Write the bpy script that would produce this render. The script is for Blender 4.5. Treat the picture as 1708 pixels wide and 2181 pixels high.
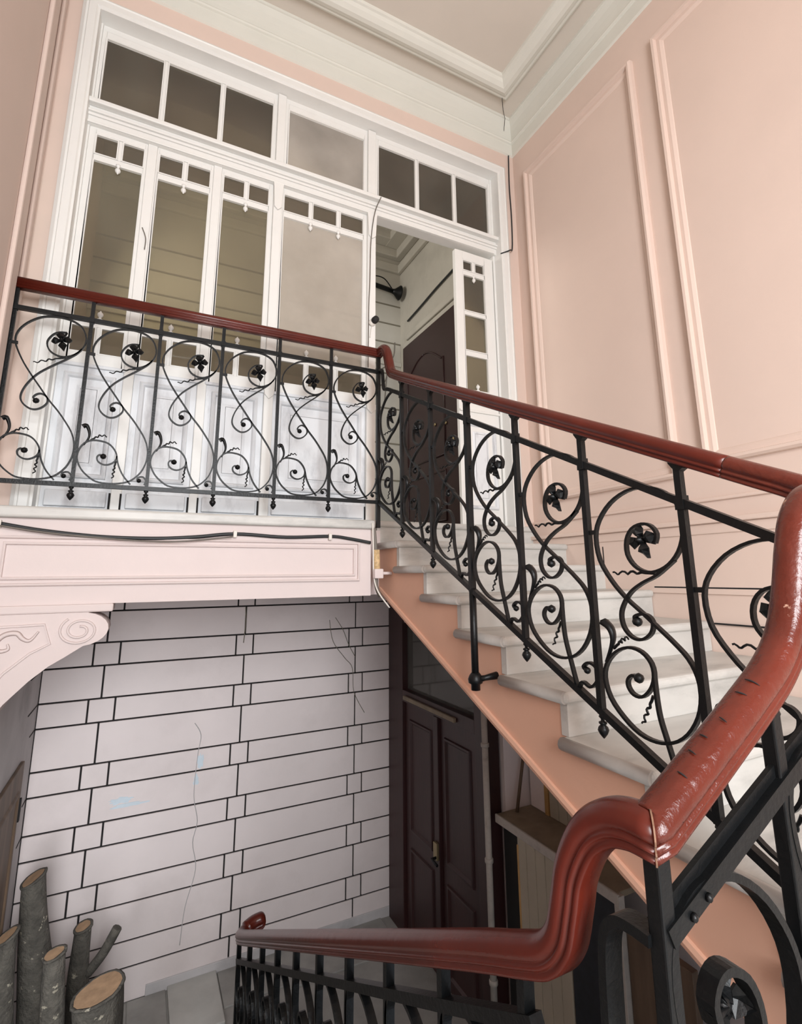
import bpy, bmesh, math, random
from mathutils import Vector, Matrix
random.seed(7)
for o in list(bpy.data.objects):
    bpy.data.objects.remove(o, do_unlink=True)
SC = bpy.context.scene
COL = SC.collection
PI = math.pi

# ------------------------------------------------------------------ camera
# eye at the origin; X runs along the glazed partition, Y goes away from the camera, Z up
def _cam():
    f, cx, cy, a, b, c = 1099.6, 873.69, 997.27, -0.2038, -0.4730, -0.0105
    Rx = Matrix(((1, 0, 0), (0, math.cos(a), -math.sin(a)), (0, math.sin(a), math.cos(a))))
    Ry = Matrix(((math.cos(b), 0, math.sin(b)), (0, 1, 0), (-math.sin(b), 0, math.cos(b))))
    Rz = Matrix(((math.cos(c), -math.sin(c), 0), (math.sin(c), math.cos(c), 0), (0, 0, 1)))
    R = Rz @ Rx @ Ry
    def world(v):
        w = R.transposed() @ Vector(v)
        return Vector((w[0], w[2], -w[1]))
    x, y, z = world((1, 0, 0)), world((0, -1, 0)), world((0, 0, -1))
    m = Matrix(((x[0], y[0], z[0], 0), (x[1], y[1], z[1], 0), (x[2], y[2], z[2], 0), (0, 0, 0, 1)))
    cd = bpy.data.cameras.new('camera')
    cd.sensor_fit = 'HORIZONTAL'; cd.sensor_width = 36.0
    cd.lens = f / 1708 * 36.0
    cd.shift_x = (854 - cx) / 1708
    cd.shift_y = (cy - 1090.5) / 1708
    cd.clip_start = 0.02; cd.clip_end = 100
    o = bpy.data.objects.new('camera', cd); COL.objects.link(o)
    o.matrix_world = m
    SC.camera = o
_cam()

# ------------------------------------------------------------------ world, lights, exposure
W = bpy.data.worlds.new('world'); SC.world = W
W.use_nodes = True
W.node_tree.nodes['Background'].inputs['Color'].default_value = (0.80, 0.90, 1.0, 1)
W.node_tree.nodes['Background'].inputs['Strength'].default_value = 1.0
SC.view_settings.view_transform = 'Standard'
SC.view_settings.look = 'None'
SC.view_settings.gamma = 1.0
SC.view_settings.use_curve_mapping = False
SC.view_settings.exposure = 0.0

def area(name, loc, target, sx, sy, power, col):
    l = bpy.data.lights.new(name, 'AREA'); l.shape = 'RECTANGLE'; l.size = sx; l.size_y = sy
    l.energy = power; l.color = col
    o = bpy.data.objects.new(name, l); COL.objects.link(o); o.location = loc
    d = Vector(target) - Vector(loc)
    o.rotation_euler = d.to_track_quat('-Z', 'Y').to_euler()
    return o
# daylight through the big stair window in the wall behind the camera
area('stair_window_daylight', (0.22, -2.28, 0.95), (0.30, 3.0, 0.45), 1.45, 2.2, 250, (0.95, 0.98, 1.0))
# added fill light to brighten the ashlar wall, no known window here
area('added_wall_fill', (-0.50, 2.85, -1.65), (0.02, 4.9, -2.0), 0.5, 1.2, 10, (0.93, 0.96, 1.0)).data.spread = math.radians(115)
# light well window inside the hall behind the glazing
area('hall_window_daylight', (-0.6, 4.6, 3.0), (2.6, 4.7, 2.0), 0.9, 1.3, 55, (1.0, 0.97, 0.90))

# ------------------------------------------------------------------ helpers
def link(o, parent=None):
    COL.objects.link(o)
    if parent is not None:
        o.parent = parent
    return o
def empty(name, loc=(0, 0, 0), rz=0.0, parent=None):
    o = bpy.data.objects.new(name, None); o.empty_display_size = 0.1
    link(o, parent); o.location = loc; o.rotation_euler = (0, 0, rz)
    return o
def tag(o, label=None, cat=None, group=None, kind=None):
    if label: o['label'] = label
    if cat: o['category'] = cat
    if group: o['group'] = group
    if kind: o['kind'] = kind
    return o

class MB:
    def __init__(s): s.v = []; s.f = []; s.smooth = []
    def add(s, vs, fs, smooth=False):
        n = len(s.v); s.v += [tuple(p) for p in vs]
        for f in fs:
            s.f.append(tuple(i + n for i in f)); s.smooth.append(smooth)
        return s
    def box(s, x0, x1, y0, y1, z0, z1):
        if x0 > x1: x0, x1 = x1, x0
        if y0 > y1: y0, y1 = y1, y0
        if z0 > z1: z0, z1 = z1, z0
        vs = [(x, y, z) for z in (z0, z1) for y in (y0, y1) for x in (x0, x1)]
        return s.add(vs, [(0, 2, 3, 1), (4, 5, 7, 6), (0, 1, 5, 4), (2, 6, 7, 3), (0, 4, 6, 2), (1, 3, 7, 5)])
    def prism_x(s, poly, x0, x1, smooth=False):      # poly of (y,z)
        n = len(poly)
        vs = [(x0, y, z) for y, z in poly] + [(x1, y, z) for y, z in poly]
        fs = [tuple(range(n)), tuple(range(2 * n - 1, n - 1, -1))]
        s.add(vs, fs)
        s.add(vs, [(i, (i + 1) % n, n + (i + 1) % n, n + i) for i in range(n)], smooth)
        return s
    def prism_y(s, poly, y0, y1, smooth=False):      # poly of (x,z)
        n = len(poly)
        vs = [(x, y0, z) for x, z in poly] + [(x, y1, z) for x, z in poly]
        s.add(vs, [tuple(range(n)), tuple(range(2 * n - 1, n - 1, -1))])
        s.add(vs, [(i, (i + 1) % n, n + (i + 1) % n, n + i) for i in range(n)], smooth)
        return s
    def sweep(s, pts, sides, prof, scales=None, caps=True, smooth=True, closed=False, mitre=None):
        """prof: (s,u) points; s along the side vector, u along the up vector"""
        pts = [Vector(p) for p in pts]; n = len(pts); m = len(prof); vs = []
        for i, p in enumerate(pts):
            if closed: t = pts[(i + 1) % n] - pts[i - 1]
            else: t = pts[min(i + 1, n - 1)] - pts[max(i - 1, 0)]
            t.normalize()
            sd = Vector(sides[i]) if isinstance(sides, list) else Vector(sides)
            sd = (sd - t * sd.dot(t)); sd.normalize()
            up = sd.cross(t)
            if mitre and i in mitre: sd = Vector(mitre[i]); up = Vector((0, 0, 1))
            k = scales[i] if scales else 1.0
            for a, b in prof: vs.append(p + sd * a * k + up * b * k)
        fs = []
        for i in range(n if closed else n - 1):
            j = (i + 1) % n
            for q in range(m):
                r = (q + 1) % m
                fs.append((i * m + q, i * m + r, j * m + r, j * m + q))
        s.add(vs, fs, smooth)
        if caps and not closed:
            s.add(vs[:m], [tuple(range(m - 1, -1, -1))]); s.add(vs[-m:], [tuple(range(m))])
        return s
    def tube(s, pts, r, n=8, scales=None):
        prof = [(r * math.cos(2 * PI * k / n), r * math.sin(2 * PI * k / n)) for k in range(n)]
        pts = [Vector(p) for p in pts]
        sides = []; sd = None
        for i in range(len(pts)):
            t = (pts[min(i + 1, len(pts) - 1)] - pts[max(i - 1, 0)]).normalized()
            if sd is None:
                sd = Vector((0, 0, 1)) if abs(t.z) < 0.9 else Vector((1, 0, 0))
            sd = sd - t * sd.dot(t); sd.normalize(); sides.append(sd.copy())
        return s.sweep(pts, sides, prof, scales)
    def lathe(s, prof, c=(0, 0, 0), n=12, axis='z', sgn=1):
        vs = []; m = len(prof)
        for k in range(n):
            a = 2 * PI * k / n
            for r, h in prof:
                p = (r * math.cos(a), r * math.sin(a), h * sgn)
                if axis == 'x': p = (p[2], p[0], p[1])
                if axis == 'y': p = (p[1], p[2], p[0])
                vs.append((p[0] + c[0], p[1] + c[1], p[2] + c[2]))
        fs = []
        for k in range(n):
            j = (k + 1) % n
            for q in range(m - 1):
                fs.append((k * m + q, j * m + q, j * m + q + 1, k * m + q + 1))
        s.add(vs, fs, True)
        s.add([vs[k * m] for k in range(n)], [tuple(range(n - 1, -1, -1))])
        s.add([vs[k * m + m - 1] for k in range(n)], [tuple(range(n))])
        return s
    def frame_y(s, x0, x1, z0, z1, w, y0, y1):       # rectangular ring in the XZ plane
        s.box(x0, x0 + w, y0, y1, z0, z1); s.box(x1 - w, x1, y0, y1, z0, z1)
        s.box(x0 + w, x1 - w, y0, y1, z0, z0 + w); s.box(x0 + w, x1 - w, y0, y1, z1 - w, z1)
        return s
    def mitre_frame(s, plane, a0, a1, z0, z1, c, prof):
        """moulding frame with mitred corners. plane 'y': a=x ; plane 'x': a=y. prof: (inward offset, height off the wall) ; c wall coordinate, height along sign of prof"""
        rings = []
        for off, h in prof:
            q = [(a0 + off, z0 + off), (a1 - off, z0 + off), (a1 - off, z1 - off), (a0 + off, z1 - off)]
            rings.append([(a, c + h, z) if plane == 'y' else (c + h, a, z) for a, z in q])
        vs = [p for r in rings for p in r]; fs = []
        for i in range(len(rings) - 1):
            for k in range(4):
                j = (k + 1) % 4
                fs.append((i * 4 + k, i * 4 + j, (i + 1) * 4 + j, (i + 1) * 4 + k))
        return s.add(vs, fs)
    def mesh(s, name):
        me = bpy.data.meshes.new(name)
        me.from_pydata(s.v, [], s.f)
        me.polygons.foreach_set('use_smooth', s.smooth)
        me.update()
        b = bmesh.new(); b.from_mesh(me)
        bmesh.ops.remove_doubles(b, verts=b.verts, dist=1e-5)
        bmesh.ops.recalc_face_normals(b, faces=b.faces)
        b.to_mesh(me); b.free()
        return me
    def build(s, name, mat, parent=None, bevel=0.0, seg=2, kind=None):
        me = s.mesh(name); me.materials.append(mat)
        o = bpy.data.objects.new(name, me); link(o, parent)
        if bevel:
            m = o.modifiers.new('bevel', 'BEVEL'); m.width = bevel; m.segments = seg
            m.limit_method = 'ANGLE'; m.angle_limit = math.radians(40); m.harden_normals = False
        if kind: o['kind'] = kind
        return o

def catmull(ps, n=8, closed=False):
    ps = [Vector(p) for p in ps]; out = []
    N = len(ps)
    for i in range(N - 1):
        p0 = ps[max(i - 1, 0)]; p1 = ps[i]; p2 = ps[i + 1]; p3 = ps[min(i + 2, N - 1)]
        for k in range(n):
            t = k / n
            out.append(0.5 * ((2 * p1) + (p2 - p0) * t + (2 * p0 - 5 * p1 + 4 * p2 - p3) * t * t + (3 * p1 - p0 - 3 * p2 + p3) * t ** 3))
    out.append(ps[-1]); return out
def copy(o, parent, loc=None, rz=None, name=None):
    c = o.copy(); COL.objects.link(c); c.parent = parent
    if loc is not None: c.location = loc
    if rz is not None: c.rotation_euler = (0, 0, rz)
    return c

# ------------------------------------------------------------------ materials
def mat(name, col, rough=0.6, var=0.08, scale=3.0, bump=0.0, bscale=60.0, coat=0.0, metal=0.0,
        stain=None, stain_amt=0.0, stain_scale=1.5, spec=0.5, speck=None, speck_thr=0.7, speck_scale=14.0, stretch=(1, 1, 1)):
    m = bpy.data.materials.new(name); m.use_nodes = True
    nt = m.node_tree; nd = nt.nodes; lk = nt.links; b = nd['Principled BSDF']
    b.inputs['Roughness'].default_value = rough; b.inputs['Metallic'].default_value = metal
    b.inputs['Coat Weight'].default_value = coat; b.inputs['Coat Roughness'].default_value = 0.12
    b.inputs['Specular IOR Level'].default_value = spec
    tc = nd.new('ShaderNodeTexCoord'); mp = nd.new('ShaderNodeMapping'); mp.inputs['Scale'].default_value = stretch
    geo = nd.new('ShaderNodeNewGeometry')
    lk.new(geo.outputs['Position'], mp.inputs['Vector'])
    def noise(sc, det=4.0, rg=0.55):
        n = nd.new('ShaderNodeTexNoise'); n.inputs['Scale'].default_value = sc; n.inputs['Detail'].default_value = det
        n.inputs['Roughness'].default_value = rg; lk.new(mp.outputs['Vector'], n.inputs['Vector']); return n
    n1 = noise(scale)
    r = nd.new('ShaderNodeMapRange'); r.inputs['From Min'].default_value = 0.3; r.inputs['From Max'].default_value = 0.7
    r.inputs['To Min'].default_value = 1 - var; r.inputs['To Max'].default_value = 1 + var
    lk.new(n1.outputs['Fac'], r.inputs['Value'])
    vm = nd.new('ShaderNodeVectorMath'); vm.operation = 'SCALE'; vm.inputs[0].default_value = col
    lk.new(r.outputs['Result'], vm.inputs['Scale'])
    out = vm.outputs['Vector']
    def blend(prev, colr, n, lo, hi, amt):
        rr = nd.new('ShaderNodeMapRange'); rr.inputs['From Min'].default_value = lo; rr.inputs['From Max'].default_value = hi
        rr.inputs['To Max'].default_value = amt; lk.new(n.outputs['Fac'], rr.inputs['Value'])
        mx = nd.new('ShaderNodeMix'); mx.data_type = 'RGBA'; lk.new(rr.outputs['Result'], mx.inputs['Factor'])
        lk.new(prev, mx.inputs['A']); mx.inputs['B'].default_value = (*colr, 1); return mx.outputs['Result']
    if stain is not None:
        out = blend(out, stain, noise(stain_scale, 8.0, 0.65), 0.5, 0.75, stain_amt)
    if speck is not None:
        out = blend(out, speck, noise(speck_scale, 6.0, 0.6), speck_thr, speck_thr + 0.03, 1.0)
    lk.new(out, b.inputs['Base Color'])
    if bump:
        n3 = noise(bscale, 5.0)
        bp = nd.new('ShaderNodeBump'); bp.inputs['Strength'].default_value = bump; bp.inputs['Distance'].default_value = 0.012 if name == 'grey_brown_bark' else 0.004
        lk.new(n3.outputs['Fac'], bp.inputs['Height']); lk.new(bp.outputs['Normal'], b.inputs['Normal'])
    return m

M = {}
M['pink'] = mat('pink_plaster', (0.70, 0.55, 0.475), 0.75, 0.03, 1.3, 0.15, 25, stain=(0.605, 0.515, 0.44), stain_amt=0.75, stain_scale=0.55)
M['pinkleft'] = mat('pink_plaster_pale', (0.64, 0.51, 0.45), 0.75, 0.03, 1.3, 0.12, 25)
M['peach'] = mat('peach_plaster', (0.69, 0.405, 0.29), 0.7, 0.05, 2.0, 0.2, 30, stain=(0.60, 0.36, 0.265), stain_amt=0.3)
M['fascia'] = mat('pale_pink_plaster', (0.68, 0.585, 0.565), 0.7, 0.03, 2.0, 0.2, 30, speck=(0.72, 0.76, 0.80), speck_thr=0.75, speck_scale=7)
M['block'] = mat('ashlar_paint', (0.76, 0.675, 0.66), 0.65, 0.04, 2.0, 0.15, 30, stain=(0.55, 0.48, 0.46), stain_amt=0.3, stain_scale=2.5)
M['joint'] = mat('black_joint', (0.012, 0.010, 0.010), 0.9, 0.1, 8)
M['greywall'] = mat('worn_grey_plaster', (0.50, 0.475, 0.475), 0.85, 0.12, 2.5, 0.4, 25, stain=(0.26, 0.25, 0.25), stain_amt=0.7)
M['white'] = mat('white_woodwork', (0.77, 0.76, 0.73), 0.45, 0.03, 4.0, 0.1, 40, stain=(0.62, 0.60, 0.56), stain_amt=0.3, stain_scale=4)
M['whitedirty'] = mat('stained_white_woodwork', (0.72, 0.735, 0.755), 0.5, 0.03, 4.0, 0.15, 40, stain=(0.30, 0.30, 0.32), stain_amt=0.85, stain_scale=4.0, stretch=(1.6, 1.6, 0.55))
M['plasterwhite'] = mat('white_cornice_plaster', (0.70, 0.69, 0.625), 0.8, 0.03, 2.0, 0.1, 20)
M['ceil'] = mat('ceiling_paint', (0.66, 0.60, 0.53), 0.85, 0.03, 1.5, 0.1, 20)
M['marble'] = mat('grey_white_marble', (0.56, 0.545, 0.515), 0.42, 0.10, 4.0, 0.1, 30, stain=(0.30, 0.295, 0.28), stain_amt=0.8, stain_scale=4.2, stretch=(0.6, 1.6, 1.6))
M['nosing'] = mat('worn_grey_marble', (0.42, 0.395, 0.37), 0.4, 0.10, 9.0, 0.15, 30, stain=(0.36, 0.33, 0.31), stain_amt=0.6, stain_scale=6.0)
M['iron'] = mat('black_painted_iron', (0.0035, 0.004, 0.0045), 0.38, 0.2, 20, 0.3, 90, spec=0.28)
M['rail'] = mat('red_brown_gloss_paint', (0.088, 0.0122, 0.0066), 0.27, 0.16, 6.0, 0.2, 22, coat=0.0, spec=0.38)
M['railworn'] = mat('chipped_red_brown_gloss_paint', (0.100, 0.0150, 0.0075), 0.26, 0.2, 7.0, 0.9, 40, coat=0.15, speck=(0.50, 0.30, 0.22), speck_thr=0.68, speck_scale=24, spec=0.45)
M['railcut'] = mat('bare_split_wood', (0.17, 0.09, 0.055), 0.7, 0.5, 40)
M['reddoor'] = mat('dark_oxblood_door_paint', (0.032, 0.0095, 0.009), 0.45, 0.2, 5.0, 0.2, 40, stretch=(1, 1, 0.2))
M['browndoor'] = mat('worn_brown_door', (0.13, 0.085, 0.055), 0.6, 0.3, 6.0, 0.2, 40, stretch=(2, 2, 0.3))
M['halldoor'] = mat('dark_maroon_door', (0.030, 0.011, 0.012), 0.35, 0.1, 5.0)
M['hallwall'] = mat('hall_grey_white_plaster', (0.52, 0.49, 0.43), 0.8, 0.06, 2.0, 0.1, 20, stain=(0.33, 0.31, 0.27), stain_amt=0.5)
M['groove'] = mat('dark_groove_brown', (0.19, 0.17, 0.13), 0.9)  # flat dark brown for groove lines and cracks
M['stone'] = mat('grey_floor_stone', (0.30, 0.29, 0.27), 0.6, 0.15, 5.0, 0.3, 30, stain=(0.17, 0.165, 0.15), stain_amt=0.6)
M['stonelight'] = mat('pale_floor_stone', (0.45, 0.44, 0.41), 0.6, 0.1, 5.0, 0.3, 30)
M['bark'] = mat('grey_brown_bark', (0.078, 0.070, 0.058), 0.9, 0.35, 18, 1.0, 55, speck=(0.30, 0.27, 0.21), speck_thr=0.64, speck_scale=22)
M['cutwood'] = mat('sawn_log_end', (0.34, 0.215, 0.125), 0.8, 0.2, 20, 0.2, 60)
M['cable'] = mat('black_cable_rubber', (0.018, 0.020, 0.022), 0.5)
M['wire'] = mat('grey_brown_wire', (0.16, 0.14, 0.12), 0.6)
M['whitewire'] = mat('white_wire', (0.70, 0.66, 0.60), 0.5)
M['yellow'] = mat('yellowed_timber', (0.46, 0.27, 0.10), 0.6, 0.15, 9)
M['bead'] = mat('beige_boarding', (0.40, 0.35, 0.27), 0.6, 0.08, 4.0)
M['plank'] = mat('dusty_wood_plank', (0.24, 0.19, 0.13), 0.7, 0.2, 8.0)
M['dark'] = mat('near_black_shade_and_paint', (0.012, 0.011, 0.011), 0.8)
M['blue'] = mat('blue_black_door_paint', (0.012, 0.014, 0.020), 0.5, 0.3, 20)
M['worn'] = mat('peeling_white_paint', (0.44, 0.40, 0.36), 0.7, 0.15, 12, stain=(0.2, 0.17, 0.14), stain_amt=0.7, stain_scale=12)
M['tape'] = mat('ochre_tape', (0.60, 0.42, 0.22), 0.6, 0.3, 60)
M['bluepaint'] = mat('pale_blue_paint_smear', (0.60, 0.68, 0.74), 0.6, 0.08, 12)
M['brass'] = mat('dull_brass', (0.35, 0.28, 0.16), 0.4, metal=0.8)

def glass(name, tint, haze, hazecol, rough=0.08):
    m = bpy.data.materials.new(name); m.use_nodes = True
    nt = m.node_tree; nd = nt.nodes; lk = nt.links
    nd.remove(nd['Principled BSDF']); out = nd['Material Output']
    tr = nd.new('ShaderNodeBsdfTransparent'); tr.inputs['Color'].default_value = (*tint, 1)
    df = nd.new('ShaderNodeBsdfDiffuse'); df.inputs['Color'].default_value = (*hazecol, 1)
    gl = nd.new('ShaderNodeBsdfGlossy'); gl.inputs['Roughness'].default_value = rough
    geo = nd.new('ShaderNodeNewGeometry'); n = nd.new('ShaderNodeTexNoise'); n.inputs['Scale'].default_value = 1.8
    n.inputs['Detail'].default_value = 6
    lk.new(geo.outputs['Position'], n.inputs['Vector'])
    r = nd.new('ShaderNodeMapRange'); r.inputs['From Min'].default_value = 0.3; r.inputs['From Max'].default_value = 0.7
    r.inputs['To Min'].default_value = haze * 0.75; r.inputs['To Max'].default_value = min(1, haze * 1.25)
    lk.new(n.outputs['Fac'], r.inputs['Value'])
    m1 = nd.new('ShaderNodeMixShader'); lk.new(r.outputs['Result'], m1.inputs['Fac'])
    lk.new(tr.outputs[0], m1.inputs[1]); lk.new(df.outputs[0], m1.inputs[2])
    fr = nd.new('ShaderNodeFresnel'); fr.inputs['IOR'].default_value = 1.45
    m2 = nd.new('ShaderNodeMixShader'); lk.new(fr.outputs[0], m2.inputs['Fac'])
    lk.new(m1.outputs[0], m2.inputs[1]); lk.new(gl.outputs[0], m2.inputs[2])
    lk.new(m2.outputs[0], out.inputs['Surface'])
    return m
M['glass'] = glass('dusty_clear_glass', (0.62, 0.58, 0.48), 0.16, (0.46, 0.42, 0.33))
M['glassdark'] = glass('dusty_transom_glass', (0.45, 0.41, 0.34), 0.20, (0.36, 0.31, 0.245))
M['glassfog'] = glass('clouded_glass', (0.70, 0.66, 0.58), 0.46, (0.68, 0.62, 0.55))
M['glassdoor'] = glass('door_transom_glass', (0.5, 0.5, 0.46), 0.30, (0.30, 0.29, 0.26))

# ------------------------------------------------------------------ key dimensions (metres)
XR, XL = 2.80, -0.72          # right and left walls
YP = 3.34                     # glazed partition
YB = 5.0                      # ashlar wall below the landing
YH = 5.72                     # back wall of the inner hall
YF = -2.40                    # window wall behind the camera
ZG, ZC, ZL = -3.07, 4.20, 0.36
XS = 1.42                     # face of the stair string
def S(b, name, m, parent=None, bevel=0.0, label=None):
    o = b.build(name, M[m], parent, bevel)
    if parent is None: o['kind'] = 'structure'
    if label: o['label'] = label
    return o

# ------------------------------------------------------------------ room shell
S(MB().box(XL - .2, XR + .2, 0.0, YB + .2, ZG - .1, ZG), 'floor', 'stone', label='grey stone ground floor at the foot of the wall')
S(MB().box(XL - .15, XL, YF, YH + .1, -0.14, ZC + .3).box(XL - .15, XL, YF, 3.36, -0.80, -0.14), 'wall_left', 'pinkleft', label='pale pink plaster wall left of the glazed partition')
S(MB().box(XL - .15, -0.62, 3.35, YB + .1, ZG, -0.14).box(XL - .15, -0.62, YF, 3.35, ZG, -0.75), 'wall_lower_left', 'greywall',
  label='worn grey plaster wall beside the ashlar wall')
wr = S(MB().box(XR, XR + .15, YF, YP + .02, ZG, ZC + .3), 'wall_right', 'pink', label='pink plaster wall with panel mouldings beside the stairs')
S(MB().box(XL, XR, YF, YF + .0, ZC, ZC).box(XL - .15, XR + .15, YF - .2, YP + .1, ZC, ZC + .15), 'ceiling', 'ceil', label='beige plaster ceiling above the stairwell')
# partition wall: pink strips round the joinery
pw = MB()
pw.box(XL, -0.60, YP - .06, YP + .12, 0.30, ZC); pw.box(2.65, XR, YP - .06, YP + .12, 0.30, ZC)
pw.box(-0.60, 2.65, YP - .06, YP + .12, 3.645, ZC)
S(pw, 'wall_back', 'pink', label='pink wall strip framing the glazed partition')
# wall behind the camera with the stair window
fw = MB()
fw.box(XL - .15, -0.58, YF - .15, YF, -1.5, ZC + .1); fw.box(1.48, XR + .15, YF - .15, YF, -1.5, ZC + .1)
fw.box(-0.58, 1.48, YF - .15, YF, -1.5, -0.75); fw.box(-0.58, 1.48, YF - .15, YF, 2.35, ZC + .1)
S(fw, 'wall_front', 'pink', label='pink wall with the stair window')
wf = MB(); wf.frame_y(-0.58, 1.48, -0.75, 2.35, 0.08, YF - .1, YF - .04)
wf.box(.41, .49, YF - .1, YF - .04, -0.7, 2.3); wf.box(-0.5, 1.4, YF - .1, YF - .04, 1.4, 1.48)
S(wf, 'window_1', 'white', label='white window frame lighting the stairs')
# landings near the camera and the lower flight (all below the frame)
S(MB().box(-0.62, 0.50, YF, 0.56, -1.52, -1.37), 'floor_lower_landing', 'marble', label='marble half landing')
S(MB().box(1.02, XR, YF, 0.46, -1.05, -0.905), 'floor_upper_landing', 'marble', label='marble quarter landing')
S(MB().box(-0.62, -0.60, 2.48, 3.42, -2.36, -0.76), 'added_side_panel', 'worn', label='unseen panel added behind the fill light by the lower flight')  # made-up window stand-in, added only to go with the fill light
lf = empty('lower_flight', (0, 0, 0)); tag(lf, 'marble lower flight going down beside the firewood logs', 'stairs')
for k in range(2):
    MB().box(0.50 + .26 * k, 0.76 + .26 * k, YF + .01, 0.50, -1.45 + .155 * k, -1.215 + .155 * k).build('tread', M['marble'], lf, .01)
for k in range(10):
    y0 = 0.56 + .305 * k; z = -1.37 - .155 * (k + 1)
    MB().box(-0.615, 0.56, y0, y0 + .34, z - .05, z).build('tread', M['marble'], lf, .012)
    MB().box(-0.615, 0.54, y0 + .30, y0 + .33, z - .155, z - .05).build('riser', M['marble'], lf)
MB().prism_x([(.56, -1.5), (.56, -1.75), (3.2, ZG), (3.6, ZG), (3.6, -2.95)], 0.50, 0.56).build('string', M['peach'], lf)

# ------------------------------------------------------------------ ceiling cornice and ridge
def ring_sweep(prof, z0, name, m, y1=YP - .06):
    # prof (inset from the walls, z); runs along left, back and right walls
    b = MB(); vs = []; n = len(prof)
    for ins, z in prof:
        pass
    corners = lambda i: [(XL + i, YF), (XL + i, y1 - i), (XR - i, y1 - i), (XR - i, YF)]
    for ins, z in prof: vs += [(x, y, z) for x, y in corners(ins)]
    fs = []
    for i in range(n - 1):
        for k in range(3): fs.append((i * 4 + k, i * 4 + k + 1, (i + 1) * 4 + k + 1, (i + 1) * 4 + k))
    b.add(vs, fs)
    return S(b, name, m)
tr = ring_sweep([(0.0, 3.852), (0.016, 3.860), (0.016, 3.972), (0.030, 3.976), (0.036, 3.988), (0.030, 4.000), (0.022, 4.004), (0.024, 4.04), (0.031, 4.09), (0.043, 4.135), (0.060, 4.165), (0.066, 4.178), (0.076, 4.180), (0.078, 4.2)],
                0, 'trim_1', 'plasterwhite'); tr['label'] = 'white plaster cornice round the stairwell ceiling'
tr = ring_sweep([(0.225, 4.2), (0.235, 4.165), (0.255, 4.150), (0.275, 4.150), (0.285, 4.140), (0.315, 4.128), (0.345, 4.132), (0.375, 4.152), (0.39, 4.172), (0.405, 4.178), (0.41, 4.2)],
                0, 'trim_2', 'plasterwhite'); tr['label'] = 'white plaster ridge moulding on the ceiling'
# crack beside the ridge
def crack(name, pts, r, parent=None, m='joint'):
    return MB().tube(pts, r, 4).build(name, M[m], parent)
ck = [(XL + .5 + (XR - XL - .5 - .41) * t, YP - .43 + random.uniform(-.006, .006), 4.1995) for t in [i / 40 for i in range(41)]]
o = crack('ceiling_crack', ck, 0.003); tag(o, kind='structure', label='dark crack along the ceiling ridge moulding')
o = crack('corner_crack', [(2.385, 2.915, 4.199), (2.45, 2.96, 4.165), (2.53, 3.055, 4.145), (2.56, 3.09, 4.195), (2.62, 3.16, 4.198), (2.67, 3.20, 4.17), (2.70, 3.27, 4.05), (2.70, 3.295, 3.95), (2.73, 3.30, 3.87)], 0.0022)
tag(o, kind='structure', label='thin crack through the cornice corner')

# ------------------------------------------------------------------ right wall mouldings
RM = [(0.0, 0.0), (0.002, -0.028), (0.014, -0.042), (0.030, -0.040), (0.037, -0.016), (0.060, -0.016), (0.076, -0.006), (0.080, 0.0)]
for (y0, y1, z0, z1) in ((1.945, 3.115, 0.545, 3.555), (-2.2, 1.785, 0.585, 3.545)):
    MB().mitre_frame('x', y0, y1, z0, z1, XR, RM).build('panel_moulding', M['pink'], wr)
for z0, z1, d in ((0.385, 0.405, .018), (0.262, 0.29, .045), (0.205, 0.262, .022)):
    MB().box(XR - d, XR, -2.2, 3.31, z0, z1).build('dado_moulding', M['pink'], wr, .006)
MB().box(XR - .012, XR, -2.2, 3.31, -0.12, 0.205).build('dado_board', M['pink'], wr)
for z, ya in ((-0.087, 2.2), (-0.275, 1.85), (-0.44, 1.50)):
    MB().box(XR - .0125, XR - .002, -1.0, ya, z - .004, z + .004).build('joint_line', M['joint'], wr)
MB().box(XR - .0135, XR - .002, 2.572, 2.580, 0.065, 0.175).build('joint_line', M['joint'], wr)
# left wall vertical mouldings
wl = bpy.data.objects['wall_left']
for y0, y1, d in ((2.93, 3.05, .025), (3.16, 3.22, .02)):
    MB().box(XL, XL + d, y0, y1, 0.4, 3.85).build('panel_moulding', M['pinkleft'], wl, .01)

# ------------------------------------------------------------------ glazed partition
GP = empty('glazed_partition', (0, YP, ZL)); tag(GP, 'tall white glazed partition with transom lights above the balcony railing', 'partition')
def P(b, name, m='white', parent=GP, bevel=.004, loc=True):
    o = b.build(name, M[m], parent, bevel)
    if parent is GP: o.location = (0, -YP, -ZL)
    return o
# casing (moulded architrave)
CM = [(0.0, 0.0), (0.0, -0.030), (0.020, -0.042), (0.030, -0.036), (0.036, -0.044), (0.075, -0.044), (0.083, -0.034), (0.095, -0.034), (0.097, 0.10)]
cs = MB(); vs = []
for off, h in CM:
    vs += [(-0.632 + off, YP - .06 + h, ZL), (-0.632 + off, YP - .06 + h, 3.675 - off), (2.680 - off, YP - .06 + h, 3.675 - off), (2.680 - off, YP - .06 + h, ZL)]
fs = []
for i in range(len(CM) - 1):
    for k in range(3): fs.append((i * 4 + k, i * 4 + k + 1, (i + 1) * 4 + k + 1, (i + 1) * 4 + k))
cs.add(vs, fs); P(cs, 'casing', bevel=0)
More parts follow.
